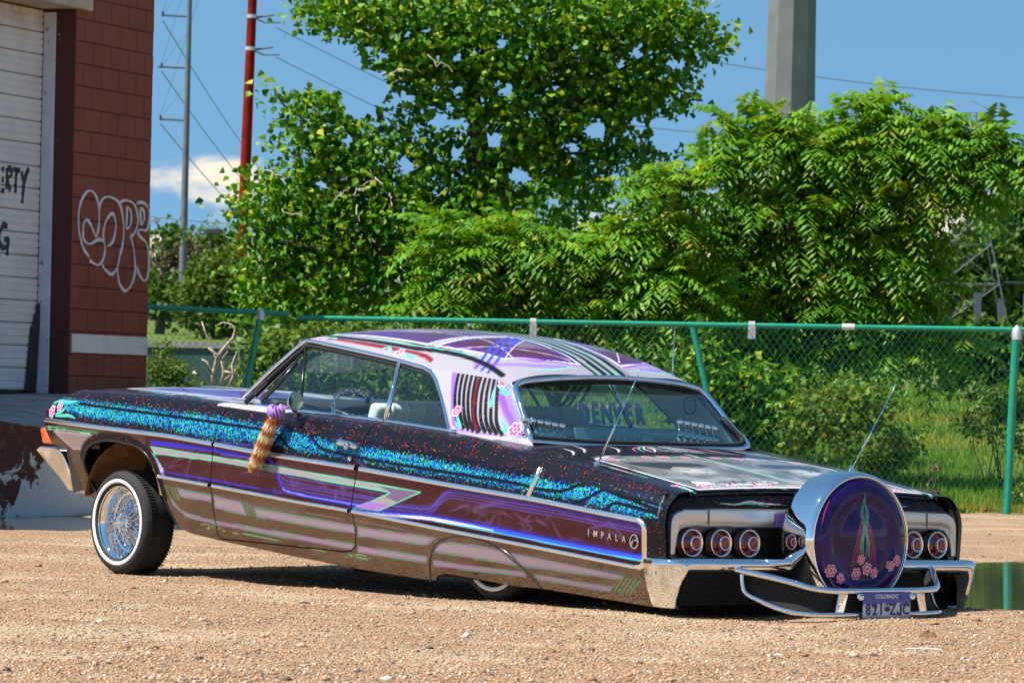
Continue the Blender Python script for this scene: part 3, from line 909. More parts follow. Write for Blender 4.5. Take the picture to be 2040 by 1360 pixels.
for k, (a, b) in enumerate((((728, 350), (768, 400)), ((768, 395), (772, 420)), ((690, 400), (740, 370)), ((660, 410), (690, 385)), ((705, 415), (712, 450)), ((860, 400), (880, 385)), ((525, 350), (560, 368)), ((830, 125), (880, 160)), ((740, 165), (800, 158)), ((560, 425), (600, 440)))):
    mb = MB(); branch(mb, Lc(*a, -1.25), Lc(*b, -1.3), .008, .004, 40 + k, .5, 6)
    mb.build('bare_twig', M_twig, cot)

# ---- trees with long feathery compound leaves
def fronds(name, base, axis, L, seed, parent, mat, loc, young):
    """compound leaves: pairs of pointed leaflets along an arching rib"""
    r = np.random.default_rng(seed); n = len(base); NP = 8
    axis = unit(axis)
    up = np.array([0, 0, 1.0])
    side = unit(np.cross(axis, up) + 1e-6)
    Ls = L[:, None]
    out = []; tin = []
    droop = (.25 + .35 * r.random(n))[:, None]
    y_or = np.array([2.6, .85, .5]); y_yl = np.array([1.7, 1.25, .8])
    for k in range(NP):
        s = .14 + .86 * k / (NP - 1)
        c = base + axis * Ls * s - up * droop * Ls * s * s
        tang = unit(axis - up * droop * 2 * s)
        ll = Ls * (.30 - .13 * abs(s - .45)) * (1 - .45 * max(0, s - .7) / .3)
        for sg in (-1, 1):
            jit = r.normal(size=(n, 3)) * .12
            d = unit(side * sg * 1.0 + tang * .42 - up * (.45 + .2 * s) + jit)
            nn = unit(np.cross(d, tang) * sg)
            w = ll * .19
            p0 = c; p1 = c + d * ll * .45 + tang * w + nn * w * .1; p2 = c + d * ll; p3 = c + d * ll * .45 - tang * w + nn * w * .1
            out.append(np.stack([p0, p1, p2, p3], 1))
            q = np.clip(young * (0.35 + .9 * s), 0, 1)[:, None]
            tin.append((1 - q) * np.array([1, 1, 1]) + q * np.where(r.random((n, 1)) < .45, y_or, y_yl))
    P = np.concatenate(out); T = np.concatenate(tin)
    m = len(P)
    F = (np.array([(0, 1, 2), (0, 2, 3)])[None] + (np.arange(m) * 4)[:, None, None]).reshape(-1, 3)
    o = obj(name, P.reshape(-1, 3) - np.array(loc), F, mat, parent)
    set_tint(o.data, np.repeat(T, 4, 0)); o['kind'] = 'stuff'
    return o
def rosettes(blobs, dep, n, seed):
    r = np.random.default_rng(seed)
    A = np.array([b[2] ** 1.8 for b in blobs], float); A /= A.sum()
    P = []; N = []
    for b, a in zip(blobs, A):
        k = max(2, int(round(n * a)))
        cx, cy, cz = D2(b[0], b[1], dep); rad = b[2] / 9500 * dep
        q = r.normal(size=(k, 3)); q[:, 2] = np.abs(q[:, 2]) * .9 - .25; q[:, 1] -= .35; q = unit(q)
        rr = (.45 + .62 * r.random((k, 1)))
        P.append(np.array([cx, cy + (b[3] if len(b) > 3 else 0), cz]) + q * rr * rad); N.append(q)
    P = np.concatenate(P); N = np.concatenate(N)
    base = []; ax = []; L = []; yg = []
    for p_, nq in zip(P, N):
        m = r.integers(6, 9)
        th0 = r.random() * 6.283
        mm = unit(nq * .75 + np.array([0, 0, .55]) + r.normal(size=3) * .35); m1 = unit(np.cross(mm, np.array([.3, 1, .2]))); m2 = np.cross(mm, m1)
        for k in range(m):
            th = th0 + 6.283 * k / m + r.normal() * .15
            d = (m1 * math.cos(th) + m2 * math.sin(th)) + mm * (.30 + .3 * r.random())
            base.append(p_); ax.append(d); L.append(.40 + .24 * r.random()); yg.append(max(0, r.random() - .62) * 1.7)
        for k in range(3):
            th = r.random() * 6.283
            base.append(p_ + np.array([0, 0, .03])); ax.append(np.array([math.cos(th), math.sin(th), 1.4])); L.append(.16 + .10 * r.random()); yg.append(.35 + .5 * r.random())
    return P, np.array(base), np.array(ax), np.array(L), np.array(yg)
def feather_tree(label, blobs, dep, n, seed, foot, infill, limb_r=.05):
    o = empty('compound_leaf_tree', (*D2(foot[0], foot[1], dep)[:2], float(terrain(0, dep)))); tag(o, label, 'tree')
    off = np.array(o.location)
    P, b_, a_, L_, y_ = rosettes(blobs, dep, n, seed)
    fronds('crown', b_, a_, L_, seed + 1, o, M_sum, off, y_)
    # shaded leaves deep in the crown
    ip = blob_points([(q[0], q[1], q[2] * .82, (q[3] if len(q) > 3 else 0) + .35) for q in blobs], dep, infill, seed + 2, .14, .1)
    leaves('inner_leaves', ip, .12, M_sum, o, seed + 3, .6, .42, loc=off)
    mb = MB(); f0 = Vector((0, 0, -.1))
    hub = Vector(D2(foot[0] + 10, foot[1] - 150, dep)) - Vector(off)
    branch(mb, f0, hub, limb_r * 1.3, limb_r, seed, .1)
    mb.build('trunk', M_bark, o, True)
    rr = random.Random(seed)
    for k in rr.sample(range(len(P)), min(26, len(P))):
        mb = MB(); branch(mb, hub.lerp(f0, rr.random() * .5), Vector(P[k]) - Vector(off), limb_r * .55, .008, seed + k, .15)
        mb.build('limb', M_bark, o, True)
    return o
feather_tree('wide bushy tree with long feathery leaves standing right of the leafy tree',
    [(1465,262,38),(1500,300,55),(1440,350,55),(1545,262,40),(1590,320,65),(1640,290,45),(1690,250,42),(1735,230,34),(1740,300,70),(1670,370,80),(1580,420,80),(1470,440,70),(1800,310,60),(1850,275,38),(1890,300,48),(1950,275,30),(1960,330,42),(1995,325,24),(1930,380,50),(1850,370,70),(1760,420,80),(1900,420,40),
     (1410,510,60),(1500,540,75),(1620,520,85),(1720,510,80),(1790,500,60),(1550,620,75),(1660,620,85),(1760,600,70),(1460,630,65),(1820,570,40),(1720,700,75),(1620,720,75),(1790,700,60),(1870,690,40),(1930,700,28),(1520,720,70),(2015,345,14)],
    48.6, 330, 31, (1530, 900), 2600, .06)
feather_tree('low feathery leaved sapling before the big leafy tree, tips orange',
    [(860,480,40),(930,520,60),(1010,510,70),(1080,520,55),(1000,590,80),(900,590,60),(1090,600,60),(840,640,50),(1180,540,50),(1240,500,60),(1230,600,80),(1310,560,80),(1330,460,60),(1300,390,50),(1360,400,45),(1150,650,60),(1340,650,70),(1020,660,60),(1250,670,60),(1390,590,60)],
    47.6, 175, 57, (1110, 860), 2200, .035)

# ---- undergrowth behind the fence (seen through the car's windows and under the rail)
def shrub(name, label, blobs, dep, n, size, mat, seed, cat='shrub', clump=.10, wid=.8):
    c0 = np.mean([b[0] for b in blobs]); o = empty(name, (*D2(c0, 800, dep)[:2], float(terrain(0, dep)) - .05)); tag(o, label, cat)
    off = np.array(o.location)
    P = blob_points(blobs, dep, n, seed, clump, .15)
    P = P[P[:, 2] > float(terrain(0, dep)) - .05]
    leaves('foliage', P, size, mat, o, seed + 1, .1, wid, loc=off)
    rr = random.Random(seed); mb = MB()
    for k in range(9):
        e = Vector(P[rr.randrange(len(P))]) - Vector(off)
        branch(mb, (rr.uniform(-.1, .1), rr.uniform(-.1, .1), -.02), e, .007, .003, seed + k, .2, 4)
    mb.build('stem', M_bark, o)
    return o
shrub('shrub', 'leafy green shrub filling the fence behind the car windows', [(560,690,60),(640,700,70),(720,720,80),(800,740,80),(600,760,70),(700,790,70),(520,730,40),(860,760,60),(780,810,60),(500,690,25)], 46.4, 4200, .085, M_weed, 71)
shrub('shrub', 'dark leafy shrub below the rail right of the car roof', [(1380,720,60),(1440,760,70),(1400,820,60),(1470,830,60),(1500,760,60),(1560,800,60),(1440,880,50),(1530,860,50)], 47.0, 3000, .10, M_cot, 73)
shrub('shrub', 'spreading shrub at the foot of the feathery tree', [(1620,820,60),(1700,800,60),(1590,880,40),(1680,870,40),(1760,830,40),(1800,880,25)], 46.6, 1500, .08, M_weed, 75)
shrub('weed_clump', 'yellow green upright weed clump beside the warehouse corner', [(330,700,16),(318,740,30),(345,735,32),(330,775,36),(370,770,28),(312,690,8),(300,785,14)], 46.3, 1300, .055, M_weed, 77, 'weeds', .05, .55)
shrub('weed_clump', 'thin weed spikes with yellow flowers beyond the fence', [(1868,960,7),(1867,935,5),(1868,985,8)], 46.0, 90, .05, M_brown, 79, 'weeds', .02, .5)
shrub('weed_clump', 'bright green bush in the grass beyond the fence', [(1760,905,40),(1800,890,40),(1740,930,30)], 50, 900, .08, M_weed, 81, 'weeds', .08)
shrub('weed_clump', 'tuft of yellow flowers right of the fence post', [(2035,990,12),(2030,1010,10),(2040,975,9)], 46.2, 160, .05, M_weed, 83, 'weeds', .03)
shrub('weed_clump', 'small green tuft at the foot of the chain link', [(1940,1025,12),(1928,1028,9)], 44.8, 120, .045, M_weed, 85, 'weeds', .03)
shrub('shrub', 'dark bushes along the far edge of the grass right of the fence post', [(1890,680,38),(1940,690,42),(1990,695,40),(2030,690,45),(2060,720,40),(1915,715,30),(1960,755,40),(2025,760,45),(1990,780,34),(1900,750,28)], 60, 3200, .12, M_far, 87)
shrub('weed_clump', 'coarse leafy weeds in the grass behind the fence post', [(1980,800,26),(2010,820,30),(2040,790,34),(1930,840,22),(1960,860,18),(2030,880,20)], 50, 900, .09, M_weed, 89, 'weeds', .07, .5)
# dead twisted bush
db = empty('dead_bush', (*D2(430, 800, 46.3)[:2], .0)); tag(db, 'bare pale twisted bush behind the fence beside the red pole', 'bush')
def Ld(px, py): return Vector(D2(px, py, 46.3)) - db.location
mb = MB()
for pts_ in ([(425,775),(424,745),(430,715),(420,690),(405,660),(398,640)],[(430,715),(447,690),(462,672),(465,655),(455,645),(440,642),(425,650)],[(440,775),(446,740),(440,715),(452,700),(446,690),(430,705)],[(455,775),(465,750),(462,725),(470,700)],[(424,745),(410,720),(400,715)],[(440,715),(425,702),(412,692)],[(385,740),(395,750),(405,755)],[(447,760),(470,735)],[(446,740),(475,745)]):
    mb.tube([Ld(*q) for q in pts_], [.018 - .011 * k / (len(pts_) - 1) for k in range(len(pts_))], 6)
mb.build('branches', M_twig, db, True)

# ---- rough grass beyond the fence
r = np.random.default_rng(91); n = 70000
y = 45.6 + 22 * r.random(n) ** 1.6
x = (r.random(n) * 2 - 1) * (y * .1074 + .4)
x = np.where(r.random(n) < .55, np.abs(x) * .5 + 2.2 * r.random(n) + 1.0, x)
h = (.035 + .09 * r.random(n)) * np.where(r.random(n) < .08, 1.8, 1)
th = r.random(n) * 6.283; lean = .5 * r.random(n)
b0 = np.stack([x, y, ground_z(x, y) - .02], 1)
dx = np.stack([np.cos(th), np.sin(th), 0 * th], 1) * .014
tip = b0 + np.stack([np.cos(th * 3.1) * lean * h, np.sin(th * 3.1) * lean * h, h], 1)
P = np.stack([b0 - dx, b0 + dx, tip], 1).reshape(-1, 3)
o = obj('grass', P, np.arange(n * 3).reshape(-1, 3), M_grass)
patch = .5 + .5 * np.sin(x * 1.3 + 2 * np.sin(y * .5)) * np.sin(y * .9 + x * .4)
tc = np.where((patch > .86)[:, None], np.array([1.9, 1.1, 1.5]), np.array([1, 1, 1]))
set_tint(o.data, np.repeat(tc, 3, 0))
tag(o, 'tall rough grass with dry patches beyond the fence', None, None, 'stuff')

# ---- far trees
def far_tree(label, blobs, dep, n, size, mat, seed, cat='tree'):
    c0 = np.mean([b[0] for b in blobs]); low = max(b[1] + b[2] for b in blobs)
    o = empty('far_tree', (*D2(c0, 660, dep)[:2], float(terrain(0, dep)) - .1)); tag(o, label, cat, 'trees far behind the fence')
    off = np.array(o.location)
    P = blob_points(blobs, dep, n, seed, .011 * dep * .16, .45)
    leaves('crown', P, size, mat, o, seed + 1, .2, .9, loc=off)
    mb = MB(); top = Vector(D2(c0, np.mean([b[1] for b in blobs]), dep)) - Vector(off)
    branch(mb, (0, 0, -.3), top, .16, .06, seed, .05); mb.build('trunk', M_bark, o, True)
far_tree('round olive green tree before the far hills', [(425,570,50),(400,590,40),(450,590,45),(430,530,28),(470,560,40),(380,610,30),(415,625,40),(460,625,40)], 112, 11000, .13, M_olive, 101)
far_tree('tall thin grey green tree right of the grey pole', [(405,480,22),(415,500,28),(430,510,24),(400,520,26),(440,490,14),(385,560,20),(420,545,26)], 165, 3000, .17, M_olive, 103)
far_tree('dull brown leafed tree left of the grey pole', [(325,530,30),(345,500,22),(310,560,26),(340,560,30),(330,600,32),(350,480,12)], 160, 3000, .17, M_brown, 105)
far_tree('small bright green tree at the warehouse corner', [(305,590,26),(315,610,24),(300,560,14),(320,470,12),(335,465,9)], 120, 1000, .17, M_far, 107)
far_tree('dense green tree behind the pylon legs', [(1900,540,50),(1930,500,50),(1880,590,45),(1940,570,60),(1910,620,50),(1970,530,45)], 280, 6500, .46, M_far, 109)
far_tree('tall dense green tree at the far right edge', [(2000,460,50),(2040,430,60),(2060,390,40),(2010,520,60),(2050,520,70),(1985,560,45),(2040,590,60),(1990,610,45),(2080,460,60)], 290, 10000, .48, M_far, 111)
far_tree('pale tree row behind the big leafy tree', [(560,600,50),(620,610,55),(700,620,60),(790,610,60),(880,620,60),(500,625,40)], 170, 2600, .28, M_far, 113)
far_tree('dark tree row behind the feathery trees', [(1000,610,60),(1100,600,70),(1220,610,70),(1340,600,70),(1450,610,70),(1560,600,70),(1680,610,70),(1800,610,60)], 185, 3600, .32, M_far, 115)
# far field behind
# ================================================================== CAR: shape lines and paint sketch, in metres
# car lines (u = metres behind front axle, z = metres above ground)
UP=[(-.72,.803),(-0.079,.766),(.492,.737),(.927,.701),(1.341,.663),(2.129,.606),(2.839,.545),(3.532,.49),(4.284,.415),(4.45,.398)]
LOW=[(-.72,.600),(.4,.522),(.867,.487),(1.603,.426),(2.061,.392),(2.822,.323),(3.538,.262),(4.188,.203),(4.45,.180)]
ROCK=[(-.72,.400),(-.22,.395),(.483,.275),(.57,.234),(.854,.204),(1.462,.15),(2.037,.104),(2.601,.073),(3.475,.069),(4.214,.022),(4.45,.012)]
SH=[(-.72,.955),(-.45,.960),(.379,.936),(.829,.907),(1.309,.873),(2.215,.822),(2.773,.778),(3.171,.732),(3.747,.655),(4.348,.558),(4.45,.540)]
def _ln(a):
    a=np.array(a,float); xs=np.linspace(-.74,4.47,522); zs=np.interp(xs,a[:,0],a[:,1])
    k=np.hanning(31); k/=k.sum(); zp=np.pad(zs,15,mode='reflect',reflect_type='odd'); zs=np.convolve(zp,k,'valid')
    return lambda u: np.interp(u,xs,zs)
f_up,f_low,f_rock,f_sh=_ln(UP),_ln(LOW),_ln(ROCK),_ln(SH)
def tap(u):
    u=np.asarray(u,float)
    return np.where(u<-.1,.045*((-.1-u)/.6)**2,0)+np.where(u>3.9,.010*((u-3.9)/.54)**2,0)
SHEAR=-.009
def shear(w): return SHEAR*(w+.93)
def side_cols(u):
    """control heights and half widths of the body side, bottom to top"""
    u=np.asarray(u,float); r,l,p,s=f_rock(u),f_low(u),f_up(u),f_sh(u); t=tap(u)
    Z=np.stack([r,l,(l+p)/2,p,p+.30*(s-p),p+.62*(s-p),s-.014,s+.002,s+.009,s+.011],-1)
    W=np.stack([.875+0*u,.945+0*u,.9575+0*u,.966+0*u,.962+0*u,.944+0*u,.903+0*u,.884+0*u,.85+0*u,.80+0*u],-1)-t[...,None]
    return Z,W
def side_w(u,z):
    Z,W=side_cols(u); out=np.empty(len(u))
    for i in range(len(u)): out[i]=np.interp(z[i],Z[i,:8],W[i,:8])
    return out
def deck_z(u,w):
    return f_sh(u)+.011+.022*(1-(np.clip(np.abs(w),0,.8)/.8)**2)
ZC=[(1.10,1.262),(1.2,1.290),(1.4,1.320),(1.66,1.327),(1.95,1.316),(2.28,1.290),(2.5,1.258),(2.75,1.192),(2.955,1.098),(3.0,1.07)]
ZE=[(1.10,1.232),(1.2,1.240),(1.4,1.228),(1.8,1.185),(2.19,1.128),(2.33,1.104),(2.6,1.082),(2.90,1.048),(3.0,1.03)]
WE=[(1.1,.640),(1.3,.662),(1.8,.668),(2.33,.665),(2.9,.615),(3.0,.605)]
def _l2(a):
    a=np.array(a,float); xs=np.linspace(a[0,0],a[-1,0],200); zs=np.interp(xs,a[:,0],a[:,1])
    k=np.hanning(25); k/=k.sum(); zp=np.pad(zs,12,mode='reflect',reflect_type='odd'); zs=np.convolve(zp,k,'valid')
    return lambda u: np.interp(u,xs,zs)
f_zc,f_ze,f_we=_l2(ZC),_l2(ZE),_l2(WE)
def roof_z(u,w):
    q=np.clip(np.abs(w)/f_we(u),0,1)
    return f_zc(u)-(f_zc(u)-f_ze(u))*(.35*q**2+.65*q**5)
BLUE = [(-0.643, 0.923), (0.451, 0.865), (0.764, 0.846), (1.202, 0.814), (1.463, 0.793), (1.62, 0.771), (1.717, 0.752), (1.95, 0.727), (2.168, 0.711), (2.571, 0.678), (2.945, 0.637), (3.306, 0.601), (3.51, 0.594), (3.685, 0.572), (3.873, 0.563), (3.974, 0.566), (4.083, 0.55), (4.38, 0.501), (4.421, 0.452), (4.379, 0.429), (4.12, 0.449), (3.843, 0.492), (3.53, 0.521), (2.961, 0.572), (2.589, 0.602), (2.162, 0.646), (1.648, 0.682), (1.413, 0.708), (0.805, 0.735), (0.489, 0.776), (-0.259, 0.822), (-0.473, 0.851)]
PIN1 = [(-0.353, 0.891), (0.465, 0.841), (0.78, 0.82), (1.218, 0.789), (1.392, 0.771), (1.486, 0.743), (1.562, 0.698), (1.628, 0.674)]
PIN2 = [(1.716, 0.757), (1.792, 0.716), (1.854, 0.692), (2.124, 0.66), (2.713, 0.612), (3.317, 0.567), (3.528, 0.542), (3.699, 0.535), (3.8, 0.564), (3.867, 0.573), (3.972, 0.561), (4.397, 0.488)]
PIN3 = [(3.789, 0.486), (3.874, 0.5), (3.97, 0.543), (4.029, 0.544), (4.418, 0.458)]
PIN4 = [(4.007, 0.45), (4.078, 0.487), (4.137, 0.487), (4.401, 0.449)]
BTOP = [(0.355, 0.711), (0.911, 0.683), (1.211, 0.65), (1.21, 0.631), (0.91, 0.659), (0.353, 0.684)]
SEVEN = [(0.352, 0.676), (0.91, 0.636), (1.364, 0.605), (2.122, 0.543), (2.64, 0.501), (2.301, 0.402), (2.083, 0.405), (2.24, 0.445), (2.403, 0.492), (2.132, 0.516), (1.362, 0.577), (0.909, 0.615), (0.386, 0.64)]
WEDGE = [(0.247, 0.682), (0.341, 0.621), (0.406, 0.52), (0.457, 0.521), (0.455, 0.56), (0.377, 0.635)]
SWOOSH = [(1.375, 0.641), (1.444, 0.579), (1.506, 0.489), (1.551, 0.473), (1.779, 0.449), (2.11, 0.424), (2.318, 0.41)]
BASEL = [(2.071, 0.402), (2.454, 0.39), (2.729, 0.384), (3.19, 0.346), (3.662, 0.302), (4.281, 0.25)]
UPSW = [(2.333, 0.433), (2.646, 0.42), (2.735, 0.437), (2.813, 0.486), (2.877, 0.51), (2.986, 0.505), (3.322, 0.477), (3.903, 0.428), (4.287, 0.389)]
TOPLINE = [(0.982, 0.648), (1.33, 0.622), (1.497, 0.545), (1.622, 0.518), (2.079, 0.48), (2.364, 0.453)]
S1 = [[(0.557, 0.464), (0.864, 0.437), (0.853, 0.401), (0.574, 0.418)], [(0.888, 0.434), (1.123, 0.412), (1.155, 0.339), (0.874, 0.37)], [(1.218, 0.384), (2.075, 0.321), (2.063, 0.279), (1.246, 0.335)], [(2.1, 0.316), (2.734, 0.283), (2.646, 0.242), (2.087, 0.268)], [(2.73, 0.268), (3.001, 0.259), (3.229, 0.244), (3.335, 0.169), (2.687, 0.213)], [(3.298, 0.232), (4.144, 0.165), (4.086, 0.134), (3.359, 0.17)]]
S2 = [[(0.436, 0.504), (0.475, 0.419), (0.556, 0.349), (0.69, 0.325), (0.848, 0.305), (2.048, 0.227), (2.028, 0.196), (0.854, 0.284), (0.597, 0.314), (0.485, 0.376), (0.458, 0.476)], [(2.073, 0.221), (2.629, 0.187), (2.62, 0.156), (2.063, 0.185)], [(2.674, 0.17), (3.372, 0.141), (3.375, 0.118), (2.666, 0.143)], [(3.441, 0.136), (4.015, 0.098), (3.983, 0.074), (3.455, 0.111)]]
HASH = [[(4.018, 0.076), (4.132, 0.165)], [(4.045, 0.073), (4.162, 0.162)], [(4.072, 0.071), (4.19, 0.16)], [(4.099, 0.07), (4.218, 0.155)], [(4.124, 0.069), (4.245, 0.149)], [(0.494, 0.469), (0.53, 0.406)], [(0.519, 0.467), (0.549, 0.403)], [(0.538, 0.463), (0.563, 0.4)], [(1.124, 0.416), (1.185, 0.337)], [(1.148, 0.417), (1.209, 0.334)], [(1.172, 0.414), (1.234, 0.335)]]
SQUIG = [[(0.72, 0.279), (0.779, 0.285), (0.797, 0.264), (0.758, 0.259), (0.85, 0.273), (0.955, 0.248), (1.126, 0.243), (1.48, 0.21), (1.916, 0.167), (1.996, 0.163), (2.057, 0.176), (2.156, 0.163), (2.097, 0.157), (1.987, 0.173)]]
NOSEG = [[(-0.689, 0.763), (-0.433, 0.761), (-0.136, 0.74)], [(-0.682, 0.75), (-0.434, 0.748), (-0.208, 0.732)]]
NOSEW = [(-0.616, 0.745), (-0.184, 0.732), (-0.265, 0.646), (-0.393, 0.644), (-0.534, 0.707)]
FLW = [(-0.628, 0.847), (-0.554, 0.877)]
LEAFL = [[(-0.618, 0.873), (-0.595, 0.903), (-0.478, 0.898), (-0.386, 0.906)], [(-0.589, 0.831), (-0.523, 0.845), (-0.479, 0.872)], [(-0.587, 0.821), (-0.437, 0.826), (-0.357, 0.811)], [(-0.69, 0.882), (-0.656, 0.896), (-0.599, 0.897)]]
PBAR = [[(2.501, 1.149), (2.535, 1.073), (2.596, 0.948), (2.648, 0.878), (2.7, 0.824)], [(2.531, 1.147), (2.565, 1.073), (2.626, 0.948), (2.68, 0.874), (2.734, 0.818)], [(2.561, 1.145), (2.595, 1.073), (2.656, 0.949), (2.711, 0.869), (2.767, 0.813)], [(2.592, 1.143), (2.625, 1.074), (2.686, 0.949), (2.742, 0.865), (2.801, 0.807)], [(2.622, 1.14), (2.655, 1.074), (2.716, 0.949), (2.773, 0.861), (2.835, 0.801)], [(2.674, 1.117), (2.699, 1.043), (2.746, 0.934), (2.792, 0.857), (2.843, 0.807)], [(2.701, 1.117), (2.729, 1.043), (2.778, 0.935), (2.826, 0.854), (2.879, 0.803)], [(2.729, 1.118), (2.758, 1.044), (2.81, 0.935), (2.859, 0.852), (2.915, 0.799)], [(2.756, 1.118), (2.788, 1.044), (2.843, 0.935), (2.892, 0.849), (2.951, 0.795)], [(2.783, 1.118), (2.818, 1.044), (2.875, 0.936), (2.926, 0.846), (2.986, 0.791)]]
PRED = [(2.455, 1.181), (2.582, 1.168), (2.639, 1.144), (2.68, 1.059), (2.74, 0.918), (2.786, 0.849), (2.825, 0.81)]
PPUR = [[(2.405, 1.163), (2.457, 1.127), (2.524, 1.018), (2.591, 0.901), (2.644, 0.831), (2.72, 0.797), (2.918, 0.785), (3.137, 0.781), (3.137, 0.791), (2.93, 0.797), (2.744, 0.809), (2.668, 0.847), (2.616, 0.917), (2.555, 1.026), (2.489, 1.136), (2.431, 1.167)], [(2.798, 1.044), (2.886, 0.998), (2.962, 0.922), (3.05, 0.845), (3.137, 0.781), (3.064, 0.788), (2.939, 0.89), (2.862, 0.967)]]
PFLW = [(2.847, 1.056), (2.635, 0.901), (3.045, 0.818)]
PLEAF = [[(2.817, 1.033), (2.911, 0.991), (2.855, 0.998)], [(2.811, 1.021), (2.845, 0.928), (2.823, 0.966)], [(2.94, 0.867), (3.003, 0.81), (2.96, 0.821)], [(2.648, 0.878), (2.706, 0.824), (2.662, 0.847)]]
# ------------------------------------------------------------------ paint canvas (flat colours of the real paintwork)
def inside(P, poly):
    poly = np.asarray(poly, float); x, y = P[:, 0], P[:, 1]; c = np.zeros(len(P), bool)
    j = len(poly) - 1
    for i in range(len(poly)):
        xi, yi = poly[i]; xj, yj = poly[j]
        if yi != yj:
            c ^= ((yi > y) != (yj > y)) & (x < (xj - xi) * (y - yi) / (yj - yi) + xi)
        j = i
    return c
def near_pl(P, pts, closed=False):
    pts = np.asarray(pts, float)
    if closed: pts = np.vstack([pts, pts[:1]])
    best = np.full(len(P), 1e9); bp = np.zeros((len(P), 2)); tt = np.zeros(len(P))
    seg = np.linalg.norm(np.diff(pts, axis=0), axis=1); cum = np.concatenate([[0], np.cumsum(seg)])
    for i in range(len(pts) - 1):
        a, b = pts[i], pts[i + 1]; d = b - a; L2 = (d * d).sum()
        if L2 < 1e-14: continue
        t = np.clip(((P - a) @ d) / L2, 0, 1); q = a + t[:, None] * d
        dd = np.linalg.norm(P - q, axis=1); m = dd < best
        best[m] = dd[m]; bp[m] = q[m]; tt[m] = (cum[i] + t[m] * seg[i]) / cum[-1]
    return best, bp, tt
def cat(pts, n=6):
    P = np.asarray(pts, float); out = []
    for i in range(len(P) - 1):
        p0, p1, p2, p3 = P[max(i - 1, 0)], P[i], P[i + 1], P[min(i + 2, len(P) - 1)]
        for s in range(n):
            u = s / n
            out.append(.5 * (2 * p1 + (p2 - p0) * u + (2 * p0 - 5 * p1 + 4 * p2 - p3) * u * u + (3 * p1 - p0 - 3 * p2 + p3) * u ** 3))
    out.append(P[-1])
    return np.array(out)
class Canvas:
    def __init__(s, P, base):
        s.P = np.asarray(P, float); n = len(s.P)
        s.c = np.tile(np.array(base, float), (n, 1)); s.red = np.zeros(n); s.blue = np.zeros(n); s.met = np.zeros(n)
    def _box(s, pts, pad):
        pts = np.asarray(pts, float); a = pts.min(0) - pad; b = pts.max(0) + pad
        return np.nonzero(((s.P >= a) & (s.P <= b)).all(1))[0]
    def mixin(s, idx, m, col):
        s.c[idx] = s.c[idx] * (1 - m[:, None]) + np.asarray(col) * m[:, None]
        s.met[idx] *= 1 - m
    def fill(s, pts, col, a=1.0, edge=None, ew=.004, red=None, blue=None, glow=None, gw=.03, col2=None, axis=0):
        idx = s._box(pts, .02)
        if not len(idx): return
        ins = inside(s.P[idx], pts); q = idx[ins]
        if len(q):
            cc = np.asarray(col, float)
            s.mixin(q, np.full(len(q), a), cc)
            if col2 is not None:
                pp = np.asarray(pts); lo, hi = pp[:, axis].min(), pp[:, axis].max()
                s.mixin(q, a * np.clip((s.P[q, axis] - lo) / (hi - lo), 0, 1) ** 1.5, np.asarray(col2))
            if red is not None: s.red[q] = red
            if blue is not None: s.blue[q] = blue
            if glow is not None:
                d, _, _ = near_pl(s.P[q], pts, True)
                s.mixin(q, np.clip(1 - d / gw, 0, 1) ** 1.3 * a, np.asarray(glow))
        if edge is not None:
            s.stroke(list(pts) + [pts[0]], ew, edge)
    def stroke(s, pts, w, col, a=1.0, soft=.35, taper=False, kill=False, smooth=False):
        if smooth: pts = cat(pts)
        idx = s._box(pts, w)
        if not len(idx): return
        d, _, t = near_pl(s.P[idx], pts)
        hw = w * .5 * (np.sin(np.pi * np.clip(t, .02, .98)) ** .6 if taper else 1)
        m = np.clip((hw - d) / (w * .5 * soft + 1e-6) + .5, 0, 1) * a
        s.mixin(idx, m, col)
        if kill:
            s.red[idx] *= 1 - m; s.blue[idx] *= 1 - m
    def flower(s, c, r, petal=(.62, .06, .24), rim=(.85, .62, .70), core=(.80, .45, .55), k=6, ph=0.0, sy=1.0):
        idx = s._box([(c[0] - r, c[1] - r), (c[0] + r, c[1] + r)], .002)
        if not len(idx): return
        d = (s.P[idx] - np.asarray(c)); d[:, 1] *= sy
        rr = np.hypot(d[:, 0], d[:, 1]) / r; th = np.arctan2(d[:, 1], d[:, 0])
        lim = .72 + .28 * np.abs(np.cos(k * .5 * (th + ph)))
        m = (rr < lim); q = idx[m]
        s.c[q] = petal; s.red[q] = 0; s.blue[q] = 0
        m = (rr < lim) & (rr > lim - .17); s.c[idx[m]] = rim
        m = (rr < .34) & (rr > .18); s.c[idx[m]] = core
        m = rr <= .18; s.c[idx[m]] = (.25, .02, .08)
    def leaf(s, pts, col=(.10, .62, .46)):
        p = cat(pts, 5); s.stroke(p, .016, col, taper=True, kill=True); s.stroke(p, .003, (.02, .30, .22), taper=True)
    def apply(s, me):
        n = len(s.P)
        a = me.attributes.new('paint', 'FLOAT_COLOR', 'POINT'); c = np.ones((n, 4), np.float32); c[:, :3] = s.c
        a.data.foreach_set('color', c.ravel())
        for nm, v in (('flake_red', s.red), ('flake_blue', s.blue), ('candy', s.met)):
            a = me.attributes.new(nm, 'FLOAT', 'POINT'); a.data.foreach_set('value', v.astype(np.float32))

